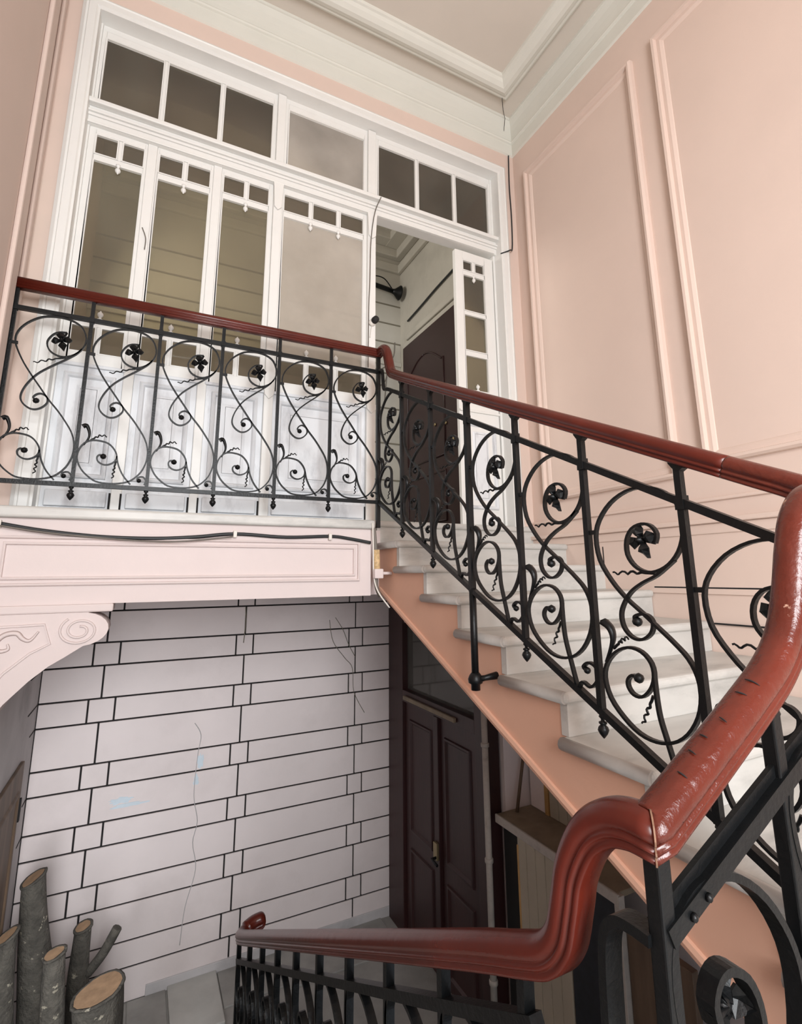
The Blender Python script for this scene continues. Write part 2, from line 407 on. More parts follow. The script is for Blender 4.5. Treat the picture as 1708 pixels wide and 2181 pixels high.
# jambs, head and posts
P(MB().box(-0.56, -0.525, YP, YP + .09, ZL, 3.60), 'jamb'); P(MB().box(2.565, 2.64, YP + .005, YP + .09, ZL, 3.60), 'jamb')
P(MB().box(-0.525, 2.565, YP + .01, YP + .09, 3.53, 3.62), 'head')
for x0, x1, y in ((0.622, 0.682, YP - .015), (1.352, 1.42, YP - .015)):
    P(MB().box(x0, x1, y, YP + .08, ZL, 3.575), 'post')
    # small corbel drops where the posts meet the transom
    P(MB().prism_y([(x0 - .008, 2.80), (x1 + .008, 2.80), (x1 + .004, 2.76), (x1 - .004, 2.60), ((x0 + x1) / 2, 2.575), (x0 + .004, 2.60), (x0 - .004, 2.76)], y - .014, y), 'post_drop')
    P(MB().prism_y([(x0 - .004, 1.22), (x1 + .004, 1.22), (x1, 1.18), ((x0 + x1) / 2, 1.15), (x0, 1.18)], y - .012, y), 'post_drop')
for x0, x1 in ((-0.195, -0.140), (0.212, 0.265)):
    P(MB().box(x0, x1, YP + .0, YP + .07, ZL, 2.82), 'post')
# transom bar with mouldings
tb = MB()
tb.box(-0.553, 2.61, YP - .02, YP + .08, 2.790, 2.945)
P(tb, 'transom_bar')
P(MB().box(-0.556, 2.613, YP - .065, YP - .02, 2.912, 2.945), 'transom_moulding', bevel=.006)
P(MB().box(-0.556, 2.610, YP - .045, YP - .02, 2.862, 2.876), 'transom_moulding')
P(MB().box(-0.553, 2.600, YP - .032, YP - .02, 2.842, 2.862), 'transom_moulding')
P(MB().box(-0.553, 2.56, YP - .03, YP - .02, 2.790, 2.803), 'transom_moulding')
# sash builder: outer frame, glazing bars, panes
def sash(x0, x1, z0, z1, gx, zs, cols, gmats, y=YP, low=None):
    """gx glass x-range; zs list of (z0,z1) rows; cols columns for each row"""
    b = MB(); d0, d1 = y + .005, y + .05
    b.box(x0, gx[0], d0, d1, z0, z1); b.box(gx[1], x1, d0, d1, z0, z1)
    b.box(gx[0], gx[1], d0, d1, zs[0][1], z1); b.box(gx[0], gx[1], d0, d1, z0, zs[-1][0])
    o = P(b, 'sash')
    # bead round the opening
    for i in range(len(zs) - 1):
        q = MB().box(gx[0], gx[1], y + .012, y + .042, zs[i + 1][1], zs[i][0]).build('glazing_bar', M['white'], o, .004)
    for (za, zb), n, gm in zip(zs, cols, gmats):
        w = (gx[1] - gx[0]); bw = .022
        xs = [gx[0] + (w + bw) / n * k for k in range(n)]
        for k in range(n):
            a = xs[k]; c = a + (w + bw) / n - bw
            MB().box(a - .004, c + .004, y + .026, y + .030, za - .004, zb + .004).build('pane', M[gm], o)
            MB().frame_y(a, c, za, zb, .007, y + .008, y + .026).build('bead', M['white'], o)
            if k < n - 1:
                MB().box(c, c + bw, y + .010, y + .042, za, zb).build('glazing_bar', M['white'], o, .004)
    return o
# transom lights
for x0, x1, n, gm in ((-0.525, 0.622, 3, 'glassdark'), (0.682, 1.352, 1, 'glassfog'), (1.42, 2.565, 3, 'glassdark')):
    o = sash(x0, x1, 2.945, 3.535, (x0 + .026, x1 - .026), [(2.972, 3.49)], [n], [gm])
def knob(x, z, o, sgn=-1, y=YP):
    MB().lathe([(.004, 0), (.015, .0), (.016, .010), (.007, .016), (.007, .022), (.0145, .030), (.017, .039), (.0145, .049), (.006, .056), (.004, .062), (.001, .064)],
               (x, y + .012, z), 10, 'z', sgn).build('knob', M['white'], o)
def lower_panel(o, x0, x1, z0, z1, y):
    """raised and fielded panel inside a leaf"""
    prof = [(0, .0), (.002, -.020), (.012, -.026), (.022, -.018), (.028, -.004), (.034, .010), (.052, .012), (.058, .004), (.085, -.006), (.09, -.006)]
    b = MB().mitre_frame('y', x0, x1, z0, z1, y, prof); b.build('panel_moulding', M['whitedirty'], o)
    MB().box(x0 + .085, x1 - .085, y - .006, y + .03, z0 + .085, z1 - .085).build('field', M['whitedirty'], o, .003)
for x0, x1, g0, g1, n in ((-0.525, -0.195, -0.488, -0.209, 2), (-0.140, 0.212, -0.127, 0.197, 2), (0.265, 0.622, 0.277, 0.594, 2), (0.682, 1.352, 0.697, 1.325, 3)):
    fog = 'glassfog' if n == 3 else 'glass'
    o = sash(x0, x1, 1.20, 2.79, (g0, g1), [(2.606, 2.75), (1.50, 2.567), (1.285, 1.455)], [n, 1, n], ['glassdark', fog, 'glassdark'])
    for k in range(1, n):
        x = g0 + (g1 - g0 + .022) / n * k - .011
        knob(x, 2.570, o); knob(x, 1.497, o, 1)
    b = MB().box(x0, x1, YP + .012, YP + .05, .50, 1.20)
    lp = P(b, 'lower_panel', 'whitedirty'); 
    lower_panel(lp, x0 + .035, x1 - .035, .545, 1.155, YP + .012)
    P(MB().box(x0 - .01, x1 + .01, YP - .008, YP + .03, 1.195, 1.215), 'sill_bead', 'whitedirty')
    P(MB().box(x0 + .02, x1 - .02, YP - .012, YP + .04, .385, .475), 'base_panel', 'whitedirty', bevel=.006)
P(MB().box(-0.56, 1.42, YP + .006, YP + .06, ZL, .52), 'plinth', 'whitedirty')
# dark gaps between the base panels
for x in (-0.205, -0.150, 0.203, 0.258, 0.613, 0.672, 1.345):
    P(MB().box(x, x + .010, YP - .001, YP + .02, .365, .47), 'gap', 'joint', bevel=0)
# right-hand narrow leaf beside the open doorway
o = sash(2.165, 2.555, 1.40, 2.745, (2.240, 2.467), [(2.567, 2.667), (2.188, 2.53), (1.828, 2.158), (1.478, 1.788)], [2, 1, 1, 1], ['glassdark', 'glass', 'glass', 'glass'])
knob(2.353, 2.532, o); knob(2.353, 1.479, o, 1)
o = P(MB().box(2.165, 2.555, YP + .012, YP + .05, ZL + .01, 1.40), 'lower_panel')
lower_panel(o, 2.215, 2.505, .50, 1.20, YP + .012)
P(MB().box(2.165, 2.555, YP - .006, YP + .02, 1.29, 1.31), 'sill_bead')
P(MB().box(1.42, 2.57, YP - .06, YP + .12, ZL - .035, ZL + .003), 'threshold', 'marble')

# ------------------------------------------------------------------ inner hall behind the glazing
S(MB().box(XL, XR, YP + .1, YH, ZL - .06, ZL), 'floor_hall', 'stone', label='stone floor of the hall behind the glazing')
wh = MB().box(XL - .15, XR + .15, YH, YH + .12, 0.3, 4.7)
S(wh, 'wall_hall_back', 'hallwall', label='dim grooved wall seen through the glazed partition')
wh = bpy.data.objects['wall_hall_back']
for z in (1.15, 1.62, 2.08, 2.55, 2.98, 3.25, 3.52):
    MB().box(XL, XR, YH - .004, YH + .01, z - .010, z + .010).build('groove', M['groove'], wh)
MB().box(XL, XR, YH - .03, YH, 2.66, 2.72).build('rail_moulding', M['hallwall'], wh, .008)
S(MB().box(XR, XR + .15, YP + .02, YH + .1, 0.3, 4.7), 'wall_hall_right', 'hallwall', label='grey white hall wall beside the maroon door')
whr = bpy.data.objects['wall_hall_right']
S(MB().box(XL - .15, XL, YH, YH + .01, 0.3, 4.7).box(XL - .15, XR + .15, YP + .12, YH + .1, 4.5, 4.62), 'ceiling_hall', 'hallwall', label='hall ceiling with stepped cornice')
ch = bpy.data.objects['ceiling_hall']
for i, (a, z0) in enumerate(((.05, 4.0), (.09, 4.2), (.26, 4.32), (.34, 4.42))):
    MB().box(XL, XR, YH - a, YH, z0, z0 + (.5 - (z0 - 4.0)) if i > 1 else z0 + .12).build('cornice', M['hallwall'], ch, .012)
    MB().box(XR - a - .002, XR, YP + .12, YH - .003, z0 - .002, z0 + (.5 - (z0 - 4.0)) if i > 1 else z0 + .12).build('cornice', M['hallwall'], ch, .012)
MB().box(XR - .05, XR, YP + .13, YH - .25, 2.93, 3.01).build('rail_moulding', M['hallwall'], whr, .01)
# maroon apartment door in the hall's right wall
AD = empty('apartment_door', (XR, 4.9, ZL)); tag(AD, 'dark maroon panelled apartment door seen through the open doorway', 'door')
def A(b, n, m, bev=.004, par=AD):
    o = b.build(n, M[m], par, bev)
    if par is AD: o.location = (-XR, -4.9, -ZL)
    return o
A(MB().box(XR - .03, XR, 4.20, 5.60, ZL, 2.92).box(XR - .032, XR, 4.19, 4.21, ZL, 2.92), 'door_frame', 'hallwall')
leaf = A(MB().box(XR - .05, XR - .01, 4.25, 5.545, ZL + .005, 2.845), 'door_leaf', 'halldoor')
arch = [(4.55, 1.25), (4.55, 2.35)] + [(4.60 + .40 * (i / 8), 2.35 + .20 * math.sin(PI / 2 * i / 8)) for i in range(9)] + [(5.0 + .42 * (i / 8), 2.55 - .20 * (1 - math.cos(PI / 2 * i / 8))) for i in range(9)] + [(5.42, 1.25), (4.55, 1.25)]
MB().tube([(XR - .052, y, z) for y, z in arch], .012, 6).build('panel_moulding', M['halldoor'], leaf)
MB().tube([(XR - .052, y, z) for y, z in ((4.55, .55), (4.55, 1.08), (5.42, 1.08), (5.42, .55), (4.55, .55))], .012, 6).build('panel_moulding', M['halldoor'], leaf)
MB().lathe([(.001, 0), (.018, .0), (.02, .008), (.012, .012), (.001, .014)], (XR - .052, 4.75, 1.62), 10, 'x', -1).build('peephole', M['brass'], leaf)
MB().lathe([(.001, 0), (.018, .0), (.02, .008), (.012, .012), (.001, .014)], (XR - .052, 4.52, 1.58), 10, 'x', -1).build('lock_escutcheon', M['brass'], leaf)
MB().box(XR - .085, XR - .05, 4.33, 4.36, 1.28, 1.40).build('handle', M['brass'], leaf, .006)
# hall wiring and lamp arm
def cable(name, pts, r, m, label, cat='cable', n=6):
    o = MB().tube(catmull(pts, 6), r, n).build(name, M[m]); tag(o, label, cat); return o
LA = empty('wall_lamp_arm', (2.3, 5.6, 3.4)); tag(LA, 'black metal lamp arm with bell end in the hall', 'lamp')
def LP(b, n, m):
    o = b.build(n, M[m], LA); o.location = (-2.3, -5.6, -3.4); return o
LP(MB().tube([(2.05, 5.60, 3.72), (2.66, 5.60, 3.66)], .032, 8), 'arm', 'iron')
LP(MB().lathe([(.03, -.03), (.04, 0.0), (.09, .06), (.10, .075), (.02, .08)], (2.66, 5.60, 3.66), 12, 'x'), 'bell', 'iron')
LP(MB().tube(catmull([(2.25, 5.6, 3.74), (2.35, 5.58, 3.80), (2.5, 5.58, 3.80), (2.62, 5.6, 3.70)], 6), .008, 5), 'loop_wire', 'iron')
cable('hall_cable', [(XR - .02, 4.2, 3.30), (XR - .02, 4.7, 3.27), (XR - .02, 5.1, 3.23), (XR - .02, 5.46, 3.20)], .012, 'cable', 'black cable running along the hall wall above the maroon door')
cable('hanging_wire', [(1.95, 5.66, 2.95), (2.15, 5.64, 2.66), (2.45, 5.64, 2.55), (2.66, 5.66, 2.75), (2.70, 5.68, 2.98)], .007, 'wire', 'upper loop of thin wire hanging in the hall corner')
cable('hanging_wire', [(1.95, 5.66, 2.80), (2.2, 5.62, 2.42), (2.45, 5.62, 2.33), (2.58, 5.66, 2.5), (2.62, 5.68, 2.9), (2.55, 5.68, 2.1)], .007, 'wire', 'lower loop of thin wire hanging in the hall corner')

# ------------------------------------------------------------------ landing slab (balcony) with moulded fascia
LS = S(MB().box(XL, 1.30, 3.11, YB + .05, -0.125, 0.29).box(1.30, XR, 3.315, YB + .05, -0.125, 0.30).box(1.30, XS + .01, 3.255, 3.315, -0.125, .30).box(XL, 1.30, 3.11, YP + .1, .29, .35).box(1.30, XR, 3.315, YP + .1, .30, .355),
       'landing_slab', 'fascia', label='pale pink fascia of the upper landing with moulded panel')
MB().box(XL, 1.318, 3.075, 3.36, 0.292, 0.350).build('slab_lip', M['marble'], LS, .014, 3)
FM = [(0, 0), (.002, -.016), (.008, -.019), (.013, -.016), (.015, -.001), (.030, -.001), (.032, -.014), (.038, -.017), (.043, -.014), (.045, 0)]
MB().mitre_frame('y', -0.635, 1.222, -0.035, 0.207, 3.11, FM).build('panel_moulding', M['fascia'], LS)
MB().box(XL, -0.115, 3.085, 3.3, -0.165, -0.125).build('corbel_abacus', M['fascia'], LS, .008)

# scrolled corbel carrying the landing
CB = empty('corbel_bracket', (-0.45, 3.2, -0.5)); tag(CB, 'pale pink scrolled plaster corbel under the balcony fascia', 'corbel')
def CBp(b, n, m='fascia', bev=0):
    o = b.build(n, M[m], CB, bev); o.location = (0.45, -3.2, 0.5); return o
c0 = (-0.245, -0.245)
prof = [(-0.72, -0.165), (-0.215, -0.165)]
prof += [(-0.245 + .118 * math.cos(a), -0.245 + .08 * math.sin(a)) for a in [PI / 2 - .2 - i * .28 for i in range(11)]]
prof += [(-0.30, -0.372), (-0.359, -0.408), (-0.43, -0.468), (-0.517, -0.562), (-0.58, -0.66), (-0.615, -0.745), (-0.72, -0.745)]
CBp(MB().prism_y(prof, 3.09, 3.32, True), 'bracket_body', bev=.006)
sp = []
for i in range(46):
    a = i / 45 * 2 * PI * 1.9; r = .082 * (1 - .72 * i / 45)
    sp.append((-0.250 + r * 1.05 * math.cos(a + 2.2), 3.088, -0.250 + r * .85 * math.sin(a + 2.2)))
CBp(MB().sweep(sp, (0, 1, 0), [(.003, .006), (-.007, .004), (-.007, -.004), (.003, -.006)]), 'volute_scroll')
rim = catmull([(-0.33, 3.088, -0.365), (-0.38, 3.088, -0.40), (-0.45, 3.088, -0.465), (-0.53, 3.088, -0.555), (-0.60, 3.088, -0.67)], 6)
fr = [(-0.70, -0.222), (-0.395, -0.215), (-0.365, -0.305), (-0.44, -0.345), (-0.53, -0.425), (-0.60, -0.52)]
CBp(MB().sweep([(x, 3.088, z) for x, z in fr], (0, 1, 0), [(.003, .006), (-.008, .004), (-.008, -.004), (.003, -.006)], smooth=False), 'panel_moulding')
lf1 = catmull([(-0.415, 3.087, -0.245), (-0.445, 3.087, -0.285), (-0.475, 3.087, -0.275), (-0.50, 3.087, -0.25), (-0.545, 3.087, -0.255), (-0.575, 3.087, -0.29), (-0.56, 3.087, -0.325), (-0.525, 3.087, -0.32), (-0.53, 3.087, -0.295)], 5)
n = len(lf1)
CBp(MB().sweep(lf1, (0, 1, 0), [(.003, .010), (-.010, .004), (-.010, -.004), (.003, -.010)], scales=[.35 + .9 * math.sin(PI * (i + 1) / (n + 1)) for i in range(n)]), 'acanthus_leaf')
lf2 = catmull([(-0.56, 3.087, -0.34), (-0.60, 3.087, -0.40), (-0.62, 3.087, -0.36), (-0.66, 3.087, -0.33), (-0.70, 3.087, -0.36)], 5)
n = len(lf2)
CBp(MB().sweep(lf2, (0, 1, 0), [(.003, .012), (-.010, .004), (-.010, -.004), (.003, -.012)], scales=[.35 + .9 * math.sin(PI * (i + 1) / (n + 1)) for i in range(n)]), 'acanthus_leaf')

# ------------------------------------------------------------------ ashlar wall: every block its own object
AW = S(MB().box(-0.62, 2.36, YB + .012, YB + .2, ZG, 0.2), 'wall_lower_back', 'joint', label='pale pink ashlar wall of long and square blocks with black joints')
rows = [(-0.085, -0.262, 's'), (-0.262, -0.508, 'b'), (-0.508, -0.683, 's'), (-0.683, -0.930, 'b'), (-0.930, -1.106, 's'), (-1.106, -1.404, 'b'), (-1.404, -1.574, 's'),
        (-1.574, -1.824, 'b'), (-1.824, -1.993, 's'), (-1.993, -2.243, 'b'), (-2.243, -2.416, 's'), (-2.416, -2.670, 'b'), (-2.670, -2.845, 's'), (-2.845, -3.07, 'b')]
J = .0065; XB0, XB1 = -0.62, 2.315
for zt, zb, k in rows:
    if zb == -2.845 or zt == -2.845:
        xs = [XB0, .873, 1.932, XB1] if k == 'b' else [XB0, .80, .95, 1.865, 2.01, XB1]
    else:
        xs = [XB0, -0.205, 0.873, 1.932, XB1] if k == 'b' else [XB0, -0.29, -0.105, 0.80, 0.948, 1.865, 2.008, XB1]
    for a, b in zip(xs[:-1], xs[1:]):
        d = random.uniform(0, .002)
        MB().box(a + J, b - J, YB - d, YB + .02, zb + J, zt - J).build('block', M['block'], AW, .0025, 1)
MB().box(0.28, 2.31, YB - .012, YB + .01, ZG, -2.99).build('worn_skirting', M['greywall'], AW, .004)
o = crack('wall_crack', catmull([(0.50, YB - .003, -1.20), (0.555, YB - .003, -1.30), (0.54, YB - .003, -1.45), (0.53, YB - .003, -1.75), (0.57, YB - .003, -1.95), (0.545, YB - .003, -2.1), (0.58, YB - .003, -2.3), (0.52, YB - .003, -2.55), (0.50, YB - .003, -2.8)], 5), .003, AW, 'greywall')
def patch(cx, cz, w, h, seed, m):
    rnd = random.Random(seed); n = 26; vs = []
    for k in range(n):
        a = 2 * PI * k / n; r = rnd.uniform(.55, 1.0)
        vs.append((cx + w * r * math.cos(a), YB - .0030, cz + h * r * math.sin(a)))
    b = MB().add(vs + [(x, YB - .0005, z) for x, _, z in vs], [tuple(range(n)), tuple(range(2 * n - 1, n - 1, -1))] + [(k, (k + 1) % n, n + (k + 1) % n, n + k) for k in range(n)])
    return b.build('paint_patch', M[m], AW)
patch(0.00, -1.695, .10, .030, 1, 'bluepaint'); patch(0.06, -1.735, .15, .018, 2, 'bluepaint'); patch(0.565, -1.50, .035, .07, 3, 'bluepaint'); patch(0.54, -1.64, .028, .05, 4, 'bluepaint')
crack('wall_crack', catmull([(1.72, YB - .003, -0.40), (1.80, YB - .003, -0.52), (1.86, YB - .003, -0.66), (1.93, YB - .003, -0.78)], 5), .003, AW, 'groove')
crack('wall_crack', catmull([(1.66, YB - .003, -0.42), (1.70, YB - .003, -0.62), (1.82, YB - .003, -0.78), (1.90, YB - .003, -0.88), (1.92, YB - .003, -1.1), (2.03, YB - .003, -1.30)], 5), .003, AW, 'groove')
crack('wall_crack', catmull([(0.865, YB - .003, -0.27), (0.872, YB - .003, -0.40), (0.862, YB - .003, -0.58)], 5), .004, AW, 'groove')
wll = bpy.data.objects['wall_lower_left']
for z, ya in ((-0.683, 4.55), (-0.930, 4.62), (-1.106, 4.80), (-1.574, 4.86), (-1.824, 4.84)):
    MB().box(-0.621, -0.6165, ya, 5.0, z - .004, z + .004).build('joint_line', M['joint'], wll)
# floor stones by the wall
fl = bpy.data.objects['floor']
for x0, x1, y0, y1, m in ((0.16, 0.42, 4.55, 4.99, 'stone'), (0.43, 0.78, 4.45, 4.99, 'stonelight'), (0.79, 1.25, 4.6, 4.99, 'stone'), (1.26, 2.2, 4.55, 4.99, 'stone'), (0.43, 1.2, 4.02, 4.44, 'stone')):
    MB().box(x0, x1, y0, y1, ZG - .01, ZG + (.03 if m == 'stonelight' else .012)).build('paving_stone', M[m], fl, .006)

# ------------------------------------------------------------------ marble staircase (upper flight)
ST = empty('upper_flight', (2.1, 2.0, ZG)); tag(ST, 'white marble stairs with peach string rising to the open doorway', 'stairs')
def SP(b, n, m, bev=0, seg=2, par=None):
    o = b.build(n, M[m], par or ST, bev, seg)
    if par is None: o.location = (-2.1, -2.0, -ZG)
    return o
def yk(k): return 2.905 - .348 * (k - 1)
def zk(k): return .212 - .158 * (k - 1)
def soff(y): return -0.121 + .432 * (y - 3.222)
steps = []
poly = [(3.27, soff(3.27))]
for k in range(1, 9):
    poly += [(yk(k - 1) + .035 if k > 1 else 3.27, zk(k) - .03), (yk(k) + .035, zk(k) - .03)]
    poly += [(yk(k) + .035, zk(k + 1) - .03)] if k < 8 else []
pp = [poly[0]] + poly[1:]
clean = [pp[0]]
for q in pp[1:]:
    if (abs(q[0] - clean[-1][0]) + abs(q[1] - clean[-1][1])) > 1e-4: clean.append(q)
clean += [(yk(8) + .035, soff(yk(8) + .035))]
SP(MB().prism_x(clean, XS, XS + .06), 'string', 'peach')
SP(MB().prism_x([(a, b - .004) for a, b in clean], XS + .06, XR - .006), 'stair_body', 'peach')
# moulded strip along the lower edge of the string
d = Vector((0, -1, -.432)).normalized()
SP(MB().sweep([(XS - .002, 3.235, soff(3.235) + .02), (XS - .002, yk(8) + .035, soff(yk(8) + .035) + .02)], (1, 0, 0), [(-.010, -.022), (-.014, -.008), (-.010, .006), (-.004, .012), (.004, .012), (.004, -.022)], smooth=False), 'string_moulding', 'peach')
for k in range(0, 9):
    yb = yk(k - 1) + .05 if k > 0 else 3.40
    if k == 0:
        t = SP(MB().box(1.36, XR - .012, yk(0), 3.30, zk(0) - .045, zk(0)), 'tread', 'marble', .016, 3)
    else:
        t = SP(MB().box(1.388, XR - .005, yk(k), yb, zk(k) - .044, zk(k)), 'tread', 'marble', .018, 3)
        # worn grey return nosing on the open side
        SP(MB().sweep([(1.398, yk(k) + .012, zk(k) - .022), (1.398, yk(k - 1) - .012 + .055, zk(k) - .022)], (1, 0, 0),
                      [(.021 * math.cos(a), .0225 * math.sin(a)) for a in [2 * PI * i / 10 for i in range(10)]]), 'return_nosing', 'nosing')
    if k < 9:
        SP(MB().box(1.415, XR - .004, yk(k) + .022, yk(k) + .06, zk(k + 1), zk(k) - .042), 'riser', 'marble', .002)

# ------------------------------------------------------------------ wrought iron railing units
C_MAIN = [(0.695, 0.908), (0.595, 0.903), (0.516, 0.881), (0.458, 0.835), (0.489, 0.788), (0.578, 0.761), (0.696, 0.754), (0.826, 0.778), (0.927, 0.827), (0.957, 0.887), (0.891, 0.953), (0.778, 0.985), (0.637, 0.998), (0.502, 0.996), (0.357, 0.982), (0.22, 0.945), (0.12, 0.899), (0.069, 0.851), (0.068, 0.806), (0.109, 0.758), (0.207, 0.684), (0.338, 0.608), (0.449, 0.549), (0.57, 0.484), (0.707, 0.422), (0.819, 0.362), (0.906, 0.308), (0.957, 0.253), (0.970, 0.196), (0.951, 0.146), (0.897, 0.095), (0.809, 0.054), (0.718, 0.031), (0.58, 0.018), (0.441, 0.016), (0.3, 0.024), (0.187, 0.053), (0.094, 0.091), (0.031, 0.142), (0.025, 0.182), (0.055, 0.221), (0.118, 0.253), (0.206, 0.268), (0.33, 0.266), (0.427, 0.253), (0.506, 0.221), (0.546, 0.184), (0.523, 0.149), (0.443, 0.128), (0.365, 0.128), (0.299, 0.145), (0.285, 0.17), (0.32, 0.184), (0.365, 0.176)]
C_B = [(0.912, 0.818), (0.843, 0.781), (0.701, 0.732), (0.546, 0.684), (0.397, 0.63), (0.299, 0.573), (0.242, 0.52), (0.229, 0.476), (0.269, 0.443), (0.354, 0.419), (0.433, 0.417), (0.509, 0.434), (0.563, 0.465), (0.546, 0.497), (0.474, 0.513), (0.412, 0.504), (0.382, 0.484), (0.421, 0.469)]
C_C = [(0.546, 0.184), (0.562, 0.154), (0.594, 0.117), (0.662, 0.067), (0.769, 0.018)]
C_D = [(0.962, 0.02), (0.981, 0.045), (0.935, 0.068), (0.871, 0.063), (0.856, 0.046), (0.884, 0.044)]
C_BUD = [(0.090, 0.235), (0.145, 0.279), (0.144, 0.317), (0.099, 0.354), (0.052, 0.345)]
C_T = [[(0.747, 0.754), (0.584, 0.735), (0.457, 0.715), (0.324, 0.695)], [(0.176, 0.267), (0.225, 0.283), (0.298, 0.3), (0.384, 0.3)], [(0.543, 0.153), (0.531, 0.118), (0.524, 0.083), (0.517, 0.048)]]
C_FLAT = dict(main=C_MAIN, b=C_B, c=C_C, d=C_D, bud=C_BUD, t=C_T, flower=(0.640, 0.852), stub=0.80)
# the same scrolls as forged for the sloping panels
C_RAKE = dict(main=[(0.725, 0.802), (0.747, 0.84), (0.701, 0.86), (0.619, 0.853), (0.51, 0.814), (0.442, 0.757), (0.437, 0.701), (0.503, 0.672), (0.606, 0.673), (0.716, 0.699), (0.832, 0.748), (0.928, 0.813), (0.981, 0.883), (0.989, 0.954), (0.93, 1.0), (0.811, 1.014), (0.662, 1.0), (0.482, 0.955), (0.298, 0.878), (0.154, 0.783), (0.096, 0.701), (0.124, 0.613), (0.237, 0.558), (0.376, 0.525), (0.537, 0.507), (0.674, 0.49), (0.802, 0.473), (0.909, 0.451), (0.969, 0.41), (0.978, 0.351), (0.936, 0.276), (0.838, 0.192), (0.708, 0.123), (0.553, 0.073), (0.394, 0.048), (0.246, 0.054), (0.118, 0.085), (0.071, 0.145), (0.111, 0.21), (0.222, 0.283), (0.358, 0.337), (0.486, 0.357), (0.572, 0.341), (0.586, 0.297), (0.542, 0.243), (0.457, 0.192), (0.372, 0.174), (0.323, 0.186), (0.325, 0.212), (0.376, 0.243), (0.432, 0.249)],
    b=[(0.882, 0.774), (0.712, 0.684), (0.566, 0.623), (0.442, 0.562), (0.356, 0.499), (0.314, 0.446), (0.332, 0.403), (0.412, 0.388), (0.512, 0.407), (0.601, 0.453), (0.627, 0.495), (0.59, 0.51), (0.522, 0.5), (0.453, 0.473), (0.471, 0.46)],
    c=[(0.586, 0.297), (0.591, 0.222), (0.606, 0.165), (0.646, 0.109), (0.69, 0.05), (0.73, 0.0)], d=[(0.74, 0.005), (0.797, 0.047), (0.892, 0.055), (0.973, 0.099), (0.991, 0.137), (0.964, 0.157), (0.887, 0.148), (0.822, 0.114), (0.861, 0.11)],
    bud=[(0.099, 0.212), (0.164, 0.28), (0.197, 0.33), (0.174, 0.36), (0.105, 0.366)], t=[[(0.687, 0.685), (0.548, 0.656), (0.401, 0.624), (0.26, 0.59)], [(0.196, 0.289), (0.255, 0.324), (0.305, 0.35), (0.359, 0.373)], [(0.555, 0.225), (0.519, 0.185), (0.475, 0.139), (0.432, 0.092)]], flower=(0.609, 0.79), stub=0.70)
